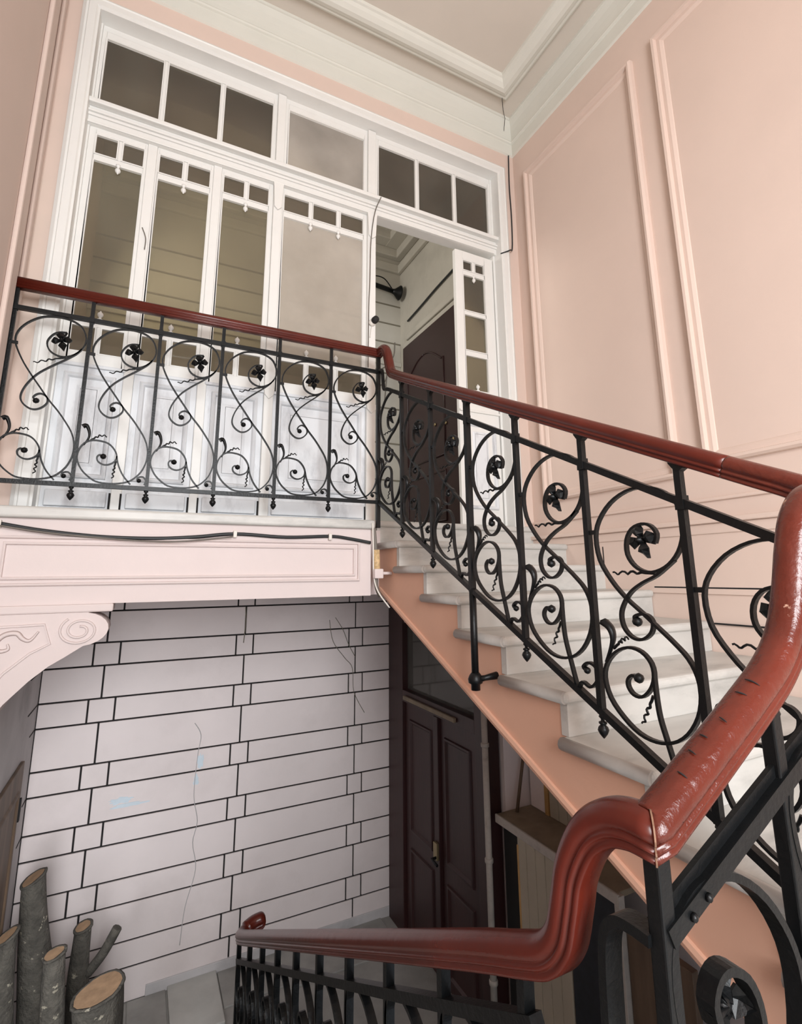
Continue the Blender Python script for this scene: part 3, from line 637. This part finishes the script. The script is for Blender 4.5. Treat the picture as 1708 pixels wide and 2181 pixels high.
class Unit:
    """one scroll panel: meshes built once for a cell width w, height h and slope, then shared"""
    def __init__(s, w, h, slope, flat=.020, thick=.0085, cs=None, fs_=1.0):
        s.w, s.h = w, h; cs = cs or C_FLAT
        C_MAIN, C_B, C_C, C_D, C_BUD, C_T = (cs[k] for k in ('main', 'b', 'c', 'd', 'bud', 't'))
        def mp(uv): return Vector((uv[0] * w, 0, uv[1] * h - slope * uv[0] * w))
        b = MB(); N = (0, 1, 0)
        rect = [(flat / 2, thick / 2), (-flat / 2, thick / 2), (-flat / 2, -thick / 2), (flat / 2, -thick / 2)]
        for c, sc in ((C_MAIN, None), (C_B, None), (C_C, None), (C_D, None)):
            pts = catmull([mp(p) for p in c], 3 if c is C_MAIN else 4)
            n = len(pts)
            b.sweep(pts, N, rect, smooth=False)
        for c in (C_MAIN, C_B, C_D):          # ball ends of the curls
            p = mp(c[-1]); r = .0155 if c is not C_D else .012
            b.lathe([(.001, -r), (r * .7, -r * .7), (r, 0), (r * .7, r * .7), (.001, r)], p, 8, 'y')
        pts = catmull([mp(p) for p in C_BUD], 4); n = len(pts)
        b.sweep(pts, N, [(.011, .004), (0, .008), (-.011, .004), (-.011, -.004), (0, -.008), (.011, -.004)], scales=[.55 + 1.1 * (i / (n - 1)) ** 1.5 for i in range(n)])
        s.scroll = b.mesh('scroll'); s.scroll.materials.append(M['iron'])
        # collar stub tying the loop to the post
        b2 = MB(); q = mp((0.0, cs['stub'])); b2.box(q.x, q.x + .10 * w, -.006, .006, q.z - .007, q.z + .007)
        s.stub = b2.mesh('collar'); s.stub.materials.append(M['iron'])
        s.tend = []
        for c in C_T:
            base = catmull([mp(p) for p in c], 8); pts = []; n = len(base)
            for i, p in enumerate(base):
                t = (base[min(i + 1, n - 1)] - base[max(i - 1, 0)]).normalized(); nr = Vector((t.z, 0, -t.x))
                k = max(0, (i / (n - 1) - .2)) ; a = math.sin(i * 1.15)
                pts.append(p + nr * .0048 * a * min(1, k * 3) + Vector((0, .003 * math.cos(i * 1.15) * min(1, k * 3), 0)))
            m = MB().tube(pts, .0042, 5, scales=[1.25 - .6 * i / (n - 1) for i in range(n)]).mesh('tendril'); m.materials.append(M['iron']); s.tend.append(m)
        # flower of four pointed petals round a boss, with a few leaves behind
        b = MB(); r0 = .006
        fc = mp(cs['flower'])
        for k in range(4):
            a = 2 * PI * k / 4 + .25; L = .047 if k != 3 else .056
            dx, dz = math.cos(a), math.sin(a); px, pz = -dz, dx
            rows_ = [(.006, .005, -.010), (.018, .014, -.020), (.030, .020, -.022), (.040, .011, -.014), (L, .001, -.004)]
            vs = []
            for rr, wd, yy in rows_:
                for sgn, up in ((-1, .008), (0, 0), (1, .008)):
                    vs.append((fc.x + dx * rr + px * wd * sgn, yy + (up if sgn else -.003), fc.z + dz * rr + pz * wd * sgn))
            vb = [(x, y + .004, z) for x, y, z in vs]
            fs = []
            for i in range(4):
                for j in range(2):
                    q = (i * 3 + j, i * 3 + j + 1, (i + 1) * 3 + j + 1, (i + 1) * 3 + j)
                    fs.append(q); fs.append(tuple(15 + x for x in reversed(q)))
            edge = [0, 3, 6, 9, 12, 13, 14, 11, 8, 5, 2, 1]
            for i in range(len(edge)):
                e, g = edge[i], edge[(i + 1) % len(edge)]; fs.append((e, g, 15 + g, 15 + e))
            b.add(vs + vb, fs)
        b.lathe([(.001, .010), (.010, .008), (.013, 0), (.010, -.012), (.004, -.020), (.001, -.021)], (fc.x, -.010, fc.z), 8, 'y')
        # stem from the ring to the flower
        b.tube([mp(C_MAIN[0]), (fc.x, -.004, fc.z)], .005, 5)
        s.flower = b.mesh('flower'); s.flower.materials.append(M['iron'])
    def place(s, parent, loc, rz):
        o = bpy.data.objects.new('scroll', s.scroll); link(o, parent); o.location = loc; o.rotation_euler = (0, 0, rz)
        for nm, me in [('collar', s.stub), ('flower', s.flower)] + [('tendril', t) for t in s.tend]:
            link(bpy.data.objects.new(nm, me), o)
        return o
fin = MB().lathe([(.001, .0), (.010, 0), (.012, -.006), (.006, -.012), (.006, -.018), (.013, -.021), (.013, -.026), (.008, -.029), (.015, -.036), (.018, -.045), (.013, -.056), (.005, -.066), (.001, -.070)], (0, 0, 0), 10)
FIN = fin.mesh('finial'); FIN.materials.append(M['iron'])
def finial(parent, loc): 
    o = bpy.data.objects.new('finial', FIN); link(o, parent); o.location = loc
# moulded handrail profile (side, up), centre of height at 0
HP0 = [(.000, .037), (.012, .0362), (.022, .032), (.030, .025), (.0345, .015), (.0355, .006), (.033, -.002), (.0285, -.0055), (.0275, -.009), (.031, -.012), (.032, -.016), (.029, -.020), (.0245, -.0215), (.0240, -.025), (.027, -.028), (.026, -.034), (.022, -.037)]
HP = HP0 + [(-a, b) for a, b in reversed(HP0[1:])]
HPL = [(a * .85, b * .85) for a, b in HP]
HPU = [(a * .82, b * .82) for a, b in HP]

# ---- balcony railing
BR = empty('balcony_railing', (0.32, 3.085, ZL)); tag(BR, 'black wrought iron scroll railing with red-brown rail in front of the glazed partition', 'railing')
def B(b, n, m='iron', bev=0):
    o = b.build(n, M[m], BR, bev); o.location = (-0.32, -3.085, -ZL); return o
YR = 3.085; XC = 1.34
B(MB().sweep([(-0.705, YR, 1.508), (0.3, YR, 1.510), (1.31, YR, 1.512), (XC + .02, YR, 1.512)], (0, -1, 0), HPL), 'handrail', 'rail')
B(MB().box(-0.70, XC, YR - .011, YR + .011, 1.362, 1.384), 'top_bar'); B(MB().box(-0.70, XC, YR - .011, YR + .011, .457, .479), 'bottom_bar')
px = [-0.695 + .339 * i for i in range(7)]
for i, x in enumerate(px):
    w = .009 if i < 6 else .012
    B(MB().box(x - w, x + w, YR - w, YR + w, .30 if i in (6,) else (.36 if i == 0 else .457), 1.478), 'post')
    if 0 < i < 6: 
        finial(BR, (x - .32, 0, .457 - ZL))
    B(MB().box(x - .012, x + .012, YR - .014, YR + .014, 1.358, 1.388), 'bar_collar')
UB = Unit(.339, .889, 0.0, flat=.014, thick=.0075)
for i in range(6):
    UB.place(BR, (px[i] - .32, 0, .470 - ZL), 0)
# splintered end of the handrail by the left wall
B(MB().box(-0.722, -0.700, YR - .026, YR + .026, 1.482, 1.536), 'broken_rail_end', 'railcut', .006)

# ---- railing of the upper flight
UR = empty('stair_railing', (XC, 1.9, ZG)); tag(UR, 'black scroll railing with red-brown handrail climbing beside the marble stairs', 'railing')
def U(b, n, m='iron', bev=0):
    o = b.build(n, M[m], UR, bev); o.location = (-XC, -1.9, -ZG); return o
SL = .505
def zu(y): return .638 + SL * (y - 1.82)
def zl(y): return -.059 + SL * (y - 2.03)
def zh(y): return 1.227 + .4906 * (y - 2.757)
pth = [(XC, 3.085, 1.512), (XC, 3.02, 1.512), (XC, 2.975, 1.498), (XC, 2.94, 1.455), (XC, 2.915, 1.39), (XC, 2.89, 1.325), (XC, 2.86, 1.285), (XC, 2.81, 1.256)] + [(XC, y, zh(y)) for y in (2.7, 2.4, 2.0, 1.5, 1.0, .80)]
path = catmull(pth, 6)
U(MB().sweep(path, (-1, 0, 0), HPU), 'handrail', 'rail')
py = [3.085 - .3575 * i for i in range(8)]
def bar(f, y0, y1, h=.011, w=.011):
    sh = f
    return MB().sweep([(XC, y0, f(y0)), (XC, y1, f(y1))], (1, 0, 0), [(w, h), (-w, h), (-w, -h), (w, -h)], smooth=False)
U(bar(zu, 2.93, py[7]), 'top_bar'); U(bar(zl, 3.085, py[7]), 'bottom_bar')
U(MB().sweep(catmull([(XC, 3.075, 1.372), (XC, 3.04, 1.372), (XC, 3.02, 1.35), (XC, 3.005, 1.26), (XC, 2.985, 1.215), (XC, 2.93, zu(2.93))], 5), (1, 0, 0), [(.009, .009), (-.009, .009), (-.009, -.009), (.009, -.009)], smooth=False), 'top_bar_ramp')
for i, y in enumerate(py):
    if i == 0: continue
    w = .010
    if i == 3:          # stout posts bracketed to the string
        w = .0125
        U(MB().tube([(XC, y, zl(y) - .40 if i == 3 else zl(y) - .30), (XC, y, zl(y))], .016, 10), 'drop_post')
        zb = zl(y) - (.385 if i == 3 else .285)
        U(MB().lathe([(.001, -.045), (.020, -.042), (.020, -.018), (.031, -.012), (.033, .004), (.026, .02), (.018, .03), (.001, .031)], (XC, y, zb), 12), 'drop_post_socket')
        U(MB().tube([(XC, y, zb), (XC + .03, y - .03, zb + .01), (XS + .01, y - .05, zb + .02)], .013, 8, scales=[1.2, .9, 1.3]), 'string_bracket')
    U(MB().box(XC - w, XC + w, y - w, y + w, zl(y) - .01, zh(y) - .024), 'post')
    U(MB().prism_x([(y - .022, zh(y) - .048), (y - .010, zh(y) - .055), (y + .010, zh(y) - .045), (y + .022, zh(y) - .028), (y + .022, zh(y) - .016), (y - .022, zh(y) - .038)], XC - .012, XC + .012), 'rail_saddle')
    U(MB().box(XC - .014, XC + .014, y - .013, y + .013, zu(y) - .022, zu(y) + .018), 'bar_collar')
    if i != 3: finial(UR, (0, y - 1.9, zl(y) - .012 - ZG))
UU = Unit(.3575, zu(2) - zl(2), SL, flat=.015, thick=.0085, cs=C_RAKE)
for i in range(7):
    UU.place(UR, (0, py[i] - 1.9, zl(py[i]) - ZG), -PI / 2)

# ---- foreground railing: across the well end and down the lower flight
FR = empty('well_railing', (0.63, 0.54, -1.37)); tag(FR, 'foreground railing with chipped red-brown swan-neck handrail and black iron posts', 'railing')
def F(b, n, m='iron', bev=0):
    o = b.build(n, M[m], FR, bev); o.location = (-0.63, -0.54, 1.37); return o
YW, XW = 0.54, 0.63
# wreath from the flight rail round the corner, drop, slope to the joint
w1 = [(XC, .80, zh(.80)), (XC, .72, zh(.72)), (XC, .645, zh(.645)), (1.322, .575, .155), (1.27, .545, .147), (1.20, YW, .146), (1.145, YW, .132), (1.102, YW, .092), (1.074, YW, .035), (1.043, YW, -.045), (1.007, YW, -.110), (.955, YW, -.160), (.88, YW, -.205), (.79, YW, -.253), (.70, YW, -.300), (XW, YW, -.336)]
wp = catmull(w1, 8)
def heading_sides(pts):
    out = []; last = None
    for i in range(len(pts)):
        t = pts[min(i + 1, len(pts) - 1)] - pts[max(i - 1, 0)]
        h = Vector((t.x, t.y, 0))
        if h.length < 1e-6: h = last
        h = h.normalized(); last = h
        out.append(Vector((h.y, -h.x, 0)))
    return out
sd = heading_sides(wp)
HPW = [(a * .82, b * .82) for a, b in HP]; HPC = [(a * .80, b * .80) for a, b in HP]
F(MB().sweep(wp, sd, HPW, mitre={len(wp) - 1: (1, 1, 0)}), 'handrail_wreath', 'railworn')
# swan neck and lower flight handrail
s1 = [(XW, YW, -.336), (XW, .575, -.338), (XW, .615, -.352), (XW, .655, -.385), (XW, .688, -.440), (XW, .704, -.495), (XW, .722, -.548), (XW, .758, -.590), (XW, .82, -.625)] + [(XW, y, -.715 - .5135 * (y - 1.0)) for y in (.95, 1.2, 1.6, 2.2, 2.8, 3.1)] + [(XW, 3.25, -1.868), (XW + .008, 3.31, -1.898), (XW + .04, 3.35, -1.900), (XW + .09, 3.37, -1.890), (XW + .15, 3.365, -1.880)]
sp1 = catmull(s1, 8)
F(MB().sweep(sp1, heading_sides(sp1), HPC, [1.0 if i < len(sp1) - 16 else 1.25 for i in range(len(sp1) - 4)] + [1.2, 1.05, .8, .4], mitre={0: (1, 1, 0)}), 'handrail_swan_neck', 'rail')
# open mitre joint: a thin line of bare wood and old filler
jv = []; nj = len(HPW)
for dlt in (-.0008, .0008):
    jv += [(XW + a * 1.012 - dlt, YW + a * 1.012 + dlt, -.336 + b * 1.012) for a, b in HPW]
F(MB().add(jv, [tuple(range(nj)), tuple(range(2 * nj - 1, nj - 1, -1))] + [(k, (k + 1) % nj, nj + (k + 1) % nj, nj + k) for k in range(nj)]), 'split_joint', 'railcut')
for q in range(9):
    x = .655 + .040 * q + random.uniform(-.010, .010); zc = -.336 + (x - XW) * .53
    dd = random.uniform(-.012, .014); ta = random.uniform(-.2, .7); tb_ = ta + random.uniform(.45, .85)
    arc = [(x + dd * t - .0312 * .468 * math.cos(t), YW - .0296 * math.sin(t), zc + .0312 * .884 * math.cos(t)) for t in [ta + (tb_ - ta) * i / 6 for i in range(7)]]
    F(MB().tube(arc, .0013, 4, scales=[.4, .8, 1, 1.1, 1, .8, .4]), 'paint_crack', 'joint')
# iron under the crossing rail
def zw(x): return -.452 + .43 * (x - XW)
sec = [(.016, .012), (-.016, .012), (-.016, -.012), (.016, -.012)]
F(MB().sweep([(XW, YW, zw(XW)), (1.34, YW, zw(1.34))], (0, 1, 0), sec, smooth=False), 'top_bar')
F(MB().sweep([(XW, YW, zw(XW) + .02), (1.34, YW, zw(1.34) + .02)], (0, 1, 0), [(.004, .010), (-.004, .010), (-.004, -.010), (.004, -.010)], smooth=False), 'bar_rib')
F(MB().sweep([(XW, YW, zw(XW) - .8), (1.34, YW, zw(1.34) - .8)], (0, 1, 0), sec, smooth=False), 'bottom_bar')
for x, w, top in ((XW + .003, .0125, -.365), (.925, .012, -.208), (1.225, .012, .10)):
    F(MB().box(x - w, x + w, YW - w, YW + w, -1.34, top), 'post', bev=.003)
for p in ((.672, zw(.672) - .003), (.705, zw(.705) - .003)):
    F(MB().lathe([(.001, 0), (.006, .0), (.005, .004), (.001, .006)], (p[0], YW - .017, p[1]), 8, 'y', -1), 'rivet')
UW = Unit(.295, .80, .43, flat=.026, thick=.011, cs=C_RAKE)
UW.place(FR, (.925 - .63, 0, zw(.925) - .8 + 1.37), PI)
UW.place(FR, (1.22 - .63, 0, zw(1.22) - .8 + 1.37), PI)
# lower flight iron
def zc_(y): return -.737 - .5176 * (y - .851)
F(MB().sweep([(XW, .80, zc_(.80)), (XW, 3.31, zc_(3.31))], (1, 0, 0), [(.013, .011), (-.013, .011), (-.013, -.011), (.013, -.011)], smooth=False), 'top_bar')
F(MB().sweep([(XW, .80, zc_(.80) - .8), (XW, 3.31, zc_(3.31) - .8)], (1, 0, 0), [(.013, .011), (-.013, .011), (-.013, -.011), (.013, -.011)], smooth=False), 'bottom_bar')
cy = [.828 + .275 * i for i in range(10)]
UC = Unit(.275, .79, .5176, flat=.022, thick=.010, cs=C_RAKE)
for i, y in enumerate(cy):
    F(MB().box(XW - .011, XW + .011, y - .010, y + .010, zc_(y) - .82, -.715 - .5135 * (y - 1.0) - .03 if y > .9 else -.655), 'post')
    if i < 9: UC.place(FR, (0, y - .54, zc_(y) - .795 + 1.37), PI / 2)
# narrow arched panel under the swan neck
ar = catmull([(XW, .548, -.462), (XW, .580, -.462), (XW, .606, -.468), (XW, .623, -.487), (XW, .631, -.52), (XW, .634, -.60), (XW, .637, -.8), (XW, .640, -1.34)], 5)
F(MB().sweep(ar, (1, 0, 0), [(.016, .007), (-.016, .007), (-.016, -.007), (.016, -.007)], smooth=False), 'arch_bar')

# ------------------------------------------------------------------ under the stairs
S(MB().box(2.31, 2.40, 3.27, YB + .01, -0.45, -0.12).box(2.40, XR - .01, 3.28, YB + .01, ZG, -0.13), 'wall_understair', 'block', label='pale wall behind the oxblood double door')
S(MB().box(2.635, XR - .01, 1.75, 3.26, ZG, -0.9), 'wall_understair_back', 'block', label='pale wall at the back of the stair cupboard')
DD = empty('double_door', (2.31, 4.15, ZG)); tag(DD, 'dark oxblood double door with glazed transom under the stairs', 'door')
def D(b, n, m='reddoor', bev=.004, par=None):
    o = b.build(n, M[m], par or DD, bev)
    if par is None: o.location = (-2.31, -4.15, -ZG)
    return o
X0 = 2.315
D(MB().box(X0 - .03, X0 + .07, 4.68, 4.985, ZG, -0.16).box(X0 - .03, X0 + .07, 3.31, 3.47, ZG, -0.16).box(X0 - .03, X0 + .07, 3.47, 4.68, -0.30, -0.16).box(X0 - .03, X0 + .07, 3.47, 4.68, -1.16, -1.06), 'door_frame')
D(MB().box(X0 + .03, X0 + .036, 3.47, 4.68, -1.06, -0.30), 'pane', 'glassdoor', 0)
D(MB().box(X0 - .055, X0 - .03, 3.72, 4.62, -1.135, -1.10), 'drip_rail', 'plank', .005)
D(MB().box(X0 + .05, X0 + .09, 3.47, 4.68, ZG, -1.06), 'door_backing', 'dark', 0)
for y0, y1 in ((3.475, 4.055), (4.075, 4.675)):
    lf_ = D(MB().box(X0 - .0, X0 + .04, y0, y1, ZG + .01, -1.165), 'door_leaf')
    for z0, z1 in ((-2.98, -2.35), (-2.22, -1.30)):
        MB().mitre_frame('x', y0 + .10, y1 - .10, z0, z1, X0 - .0, [(0, 0), (.006, -.014), (.02, -.016), (.032, -.004), (.036, 0)]).build('panel_moulding', M['reddoor'], lf_)
D(MB().box(X0 - .028, X0 + .01, 4.03, 4.10, ZG + .01, -1.165), 'meeting_stile')
D(MB().box(X0 - .05, X0 - .028, 4.035, 4.095, -2.22, -2.10), 'lock_plate', 'brass')
D(MB().tube([(X0 - .05, 4.05, -2.20), (X0 - .09, 4.05, -2.20), (X0 - .09, 3.96, -2.21)], .011, 8), 'handle', 'iron')
# shelf, cupboard and boarding under the flight
PB = empty('service_pipe', (2.258, 3.30, ZG)); tag(PB, 'peeling white vertical pipe beside the oxblood double door', 'pipe')
o = MB().tube([(2.258, 3.30, ZG), (2.258, 3.30, -0.75)], .022, 10).build('pipe_body', M['worn'], PB); o.location = (-2.258, -3.30, -ZG)
for z in (-1.18, -1.9, -2.6):
    o = MB().lathe([(.024, -.015), (.029, -.012), (.029, .012), (.024, .015)], (2.258, 3.30, z), 10).build('pipe_clip', M['worn'], PB); o.location = (-2.258, -3.30, -ZG)
CU = empty('understair_cupboard', (2.45, 2.75, ZG)); tag(CU, 'beige boarded cupboard with plank top below the stair string', 'cupboard')
def Q(b, n, m, bev=.003):
    o = b.build(n, M[m], CU, bev); o.location = (-2.45, -2.75, -ZG); return o
Q(MB().box(2.31, 2.62, 2.24, 3.27, -1.645, -1.615), 'plank_top', 'plank')
Q(MB().box(2.298, 2.314, 2.22, 3.27, -1.665, -1.612), 'plank_edge', 'worn', .005)
Q(MB().box(2.36, 2.40, 3.06, 3.26, ZG, -1.65), 'painted_recess_shade', 'dark', 0)  # near-black board: shade of the open space under the plank, painted on
for i in range(5):
    Q(MB().box(2.315, 2.335, 2.62 + .088 * i, 2.705 + .088 * i, ZG, -1.65), 'board', 'bead', .005)
Q(MB().box(2.318, 2.34, 2.25, 2.61, ZG, -1.66), 'blue_black_door', 'blue')
Q(MB().box(2.30, 2.34, 2.215, 2.25, ZG, -1.62), 'corner_post', 'worn')
Q(MB().box(2.312, 2.33, 3.045, 3.062, -2.2, -1.72), 'latch_strip', 'yellow')
Q(MB().box(2.33, 2.37, 1.85, 2.21, ZG, -1.75), 'brown_panel', 'browndoor')
BD = empty('back_boarding', (2.6, 2.8, -1.0)); tag(BD, 'beige boards and yellowed battens standing above the plank top', 'boarding')
def Q2(b, n, m, bev=.003):
    o = b.build(n, M[m], BD, bev); o.location = (-2.6, -2.8, 1.0); return o
for i in range(6):
    Q2(MB().box(2.602, 2.618, 2.55 + .085 * i, 2.632 + .085 * i, -1.614, soff(2.5 + .085 * i) - .03), 'board', 'bead', .004)
Q2(MB().box(2.595, 2.618, 3.065, 3.10, -1.614, -0.35), 'batten', 'yellow')
Q2(MB().box(2.595, 2.618, 2.50, 2.54, -1.614, -0.55), 'batten', 'yellow')
Q2(MB().box(2.607, 2.618, 3.105, 3.26, -1.614, -0.30), 'plasterboard', 'block')
Q2(MB().tube([(2.60, 3.26, -1.25), (2.60, 3.10, -1.28)], .004, 4), 'board_joint', 'joint', 0)
Q2(MB().tube([(2.57, 3.25, -1.20), (2.45, 3.22, -1.614)], .012, 6), 'leaning_stick', 'browndoor', 0)
# brown door in the lower left wall
LD = empty('brown_door', (-0.61, 4.1, ZG)); tag(LD, 'worn brown wooden door in the grey lower left wall', 'door')
def Q3(b, n, m, bev=.004):
    o = b.build(n, M[m], LD, bev); o.location = (.61, -4.1, -ZG); return o
Q3(MB().box(-0.619, -0.598, 3.72, 4.58, ZG, -1.20), 'door_leaf', 'browndoor')
Q3(MB().mitre_frame('x', 3.82, 4.48, -2.2, -1.35, -0.598, [(0, 0), (.01, .012), (.03, .012), (.04, 0)]), 'panel_moulding', 'browndoor')
Q3(MB().box(-0.60, -0.585, 4.535, 4.565, -1.56, -1.42), 'hinge', 'dark')

# ------------------------------------------------------------------ firewood logs
def log(top, r_top, r_bot, base_xy, label, stub=None, tilt=(0, 0), ell=1.0):
    T = Vector(top); Bp = Vector((base_xy[0], base_xy[1], ZG))
    o = empty('firewood_log', tuple(Bp)); tag(o, label, 'log', 'firewood logs standing by the wall')
    n = 20; rows_ = 16; vs = []; fs = []; ph = [random.uniform(0, 6.28) for _ in range(4)]
    def rad(a, t): return 1 + .05 * math.sin(2 * a + ph[0] + t * 2) + .03 * math.sin(3 * a + ph[1] - t * 4) + .02 * math.sin(7 * a + ph[2]) + .025 * math.sin(9 * t + ph[3])
    for i in range(rows_ + 1):
        t = i / rows_; c = Bp.lerp(T, t); r = r_bot + (r_top - r_bot) * t
        c = c + Vector((.02 * math.sin(PI * t + ph[0]) * math.sin(PI * t), .015 * math.sin(PI * t), 0))
        for k in range(n):
            a = 2 * PI * k / n; rr = r * rad(a, t)
            dz = (tilt[0] * math.cos(a) + tilt[1] * math.sin(a)) * rr * t ** 4
            vs.append((c.x + rr * math.cos(a), c.y + rr * math.sin(a), c.z + dz))
    for i in range(rows_):
        for k in range(n):
            j = (k + 1) % n; fs.append((i * n + k, i * n + j, (i + 1) * n + j, (i + 1) * n + k))
    b = MB().add(vs, fs, True); q = b.build('bark', M['bark'], o); q.location = -Bp
    end = [Vector(v) for v in vs[-n:]]; c = sum(end, Vector()) / n
    inner = [c + (v - c) * .93 + Vector((0, 0, .004)) for v in end]
    low = [c + (v - c) * .93 + Vector((0, 0, -.02)) for v in end]
    b = MB().add(inner + low, [tuple(range(n))] + [(k, (k + 1) % n, n + (k + 1) % n, n + k) for k in range(n)]); q = b.build('cut_end', M['cutwood'], o); q.location = -Bp
    # lip of bark round the cut
    b = MB(); b.sweep([v + Vector((0, 0, -.002)) for v in end], (0, 0, 1), [(.006, .008), (-.006, .008), (-.006, -.008), (.006, -.008)], closed=True); q = b.build('bark_lip', M['bark'], o); q.location = -Bp
    if stub:
        b = MB().tube(catmull(stub[0], 4), stub[1], 8, scales=None); q = b.build('branch_stub', M['bark'], o); q.location = -Bp
    return o
def ray(px, py, Y):
    f, cx, cy, a, b, c = 1099.6, 873.69, 997.27, -0.2038, -0.4730, -0.0105
    R = (Matrix.Rotation(c, 3, 'Z') @ Matrix.Rotation(a, 3, 'X') @ Matrix.Rotation(b, 3, 'Y'))
    w = R.transposed() @ Vector((px - cx, py - cy, f)); v = Vector((w[0], w[2], -w[1])); return v * (Y / v.y)
log((-0.456, 4.46, -1.875), .062, .125, (-0.32, 4.50), 'tallest grey-barked firewood log with slanted cut top', tilt=(.55, .12))
log((-0.520, 4.16, -2.02), .052, .072, (-0.50, 4.12), 'leftmost firewood log at the picture edge', tilt=(.55, .12))
log((-0.266, 4.02, -2.105), .052, .070, (-0.25, 3.98), 'mid-height firewood log between the tall and the thick one', tilt=(.22, .10))
log((-0.150, 4.48, -2.235), .050, .085, (-0.10, 4.46), 'thin firewood log with a side branch stub', tilt=(.22, .10),
    stub=([(-0.10, 4.46, -2.50), (-0.02, 4.44, -2.40), (0.05, 4.43, -2.27)], .030))
log((-0.022, 3.86, -2.265), .118, .130, (0.0, 3.84), 'thickest firewood log with a broad sawn top', tilt=(.16, .02))

# ------------------------------------------------------------------ cables and small fittings
cable('sagging_cable', [(-0.63, 3.098, .262), (-0.45, 3.096, .232), (-0.2, 3.094, .208), (0.05, 3.094, .205), (0.25, 3.096, .218), (0.46, 3.098, .240), (0.75, 3.096, .228), (1.02, 3.098, .240), (1.15, 3.098, .228), (1.29, 3.09, .205)], .010, 'cable', 'thick black cable sagging below the slab lip')
cable('thin_cable', [(-0.62, 3.076, .250), (-0.4, 3.076, .218), (0.0, 3.076, .188), (0.2, 3.076, .193), (0.44, 3.076, .222)], .004, 'wire', 'thin grey wire under the sagging black cable')
for i, (x, z) in enumerate(((-0.63, .262), (0.455, .240), (1.02, .238))):
    lb = ('leftmost white cable clip on the fascia', 'middle white cable clip on the fascia', 'rightmost white cable clip on the fascia')[i]
    o = MB().box(x - .010, x + .010, 3.082, 3.112, z - .022, z + .018).build('cable_clip', M['whitewire'], None, .004); tag(o, lb, 'clip', 'cable clips on the fascia')
cable('conduit', [(1.316, 3.10, .30), (1.322, 3.09, .20), (1.33, 3.09, .05), (1.33, 3.09, -.06), (1.36, 3.10, -.13)], .014, 'wire', 'grey conduit at the right end of the fascia')
cable('white_wire', [(1.295, 3.07, .33), (1.30, 3.068, .18), (1.305, 3.07, .0), (1.33, 3.06, -.10), (1.40, 3.04, -.20)], .005, 'whitewire', 'thin white wire hanging from the slab corner')
o = MB().tube([(1.325, 3.075, .16), (1.33, 3.075, .0)], .021, 8).build('taped_joint', M['tape']); tag(o, 'ochre taped cable joint beside the top stair', 'cable joint')
CLM = empty('pipe_clamp', (1.34, 3.07, .0)); tag(CLM, 'small pink painted clamp on the taped cable joint', 'clamp')
o = MB().box(1.30, 1.36, 3.04, 3.08, -.02, .04).build('clamp_block', M['fascia'], CLM, .006); o.location = (-1.34, -3.07, 0)
o = MB().tube([(1.35, 3.06, .012), (1.42, 3.05, .012)], .010, 8).build('clamp_bolt', M['fascia'], CLM); o.location = (-1.34, -3.07, 0)
cable('corner_wire', [(2.745, 3.27, 3.85), (2.735, 3.27, 3.5), (2.74, 3.27, 3.2), (2.73, 3.27, 2.88), (2.66, 3.22, 2.80), (2.58, 3.25, 2.76)], .006, 'cable', 'thin black wire down the wall corner to the transom')
cable('post_wire', [(1.44, 3.27, 2.93), (1.40, 3.30, 2.80), (1.372, 3.308, 2.55), (1.366, 3.312, 2.2), (1.360, 3.316, 1.98), (1.358, 3.318, 1.5)], .004, 'wire', 'thin wire running down the white door post')
cable('loose_wire', [(-0.18, 3.335, 2.17), (-0.155, 3.33, 2.10), (-0.155, 3.33, 2.02)], .003, 'wire', 'short loose wire hanging on the white mullion')
DB = empty('door_camera', (1.385, 3.31, 1.86)); tag(DB, 'small black and white camera on the white door post', 'camera')
o = MB().lathe([(.001, 0), (.026, 0), (.026, .02), (.001, .022)], (1.385, 3.325, 1.86), 12, 'y', -1).build('base', M['whitewire'], DB); o.location = (-1.385, -3.31, -1.86)
o = MB().lathe([(.024, 0), (.027, .02), (.024, .045), (.001, .05)], (1.40, 3.31, 1.875), 12, 'y', -1).build('lens_housing', M['dark'], DB); o.location = (-1.385, -3.31, -1.86)
o = MB().tube(catmull([(1.385, 3.318, 1.84), (1.378, 3.316, 1.80), (1.372, 3.318, 1.74)], 5), .003, 5).build('lead', M['whitewire'], DB); o.location = (-1.385, -3.31, -1.86)
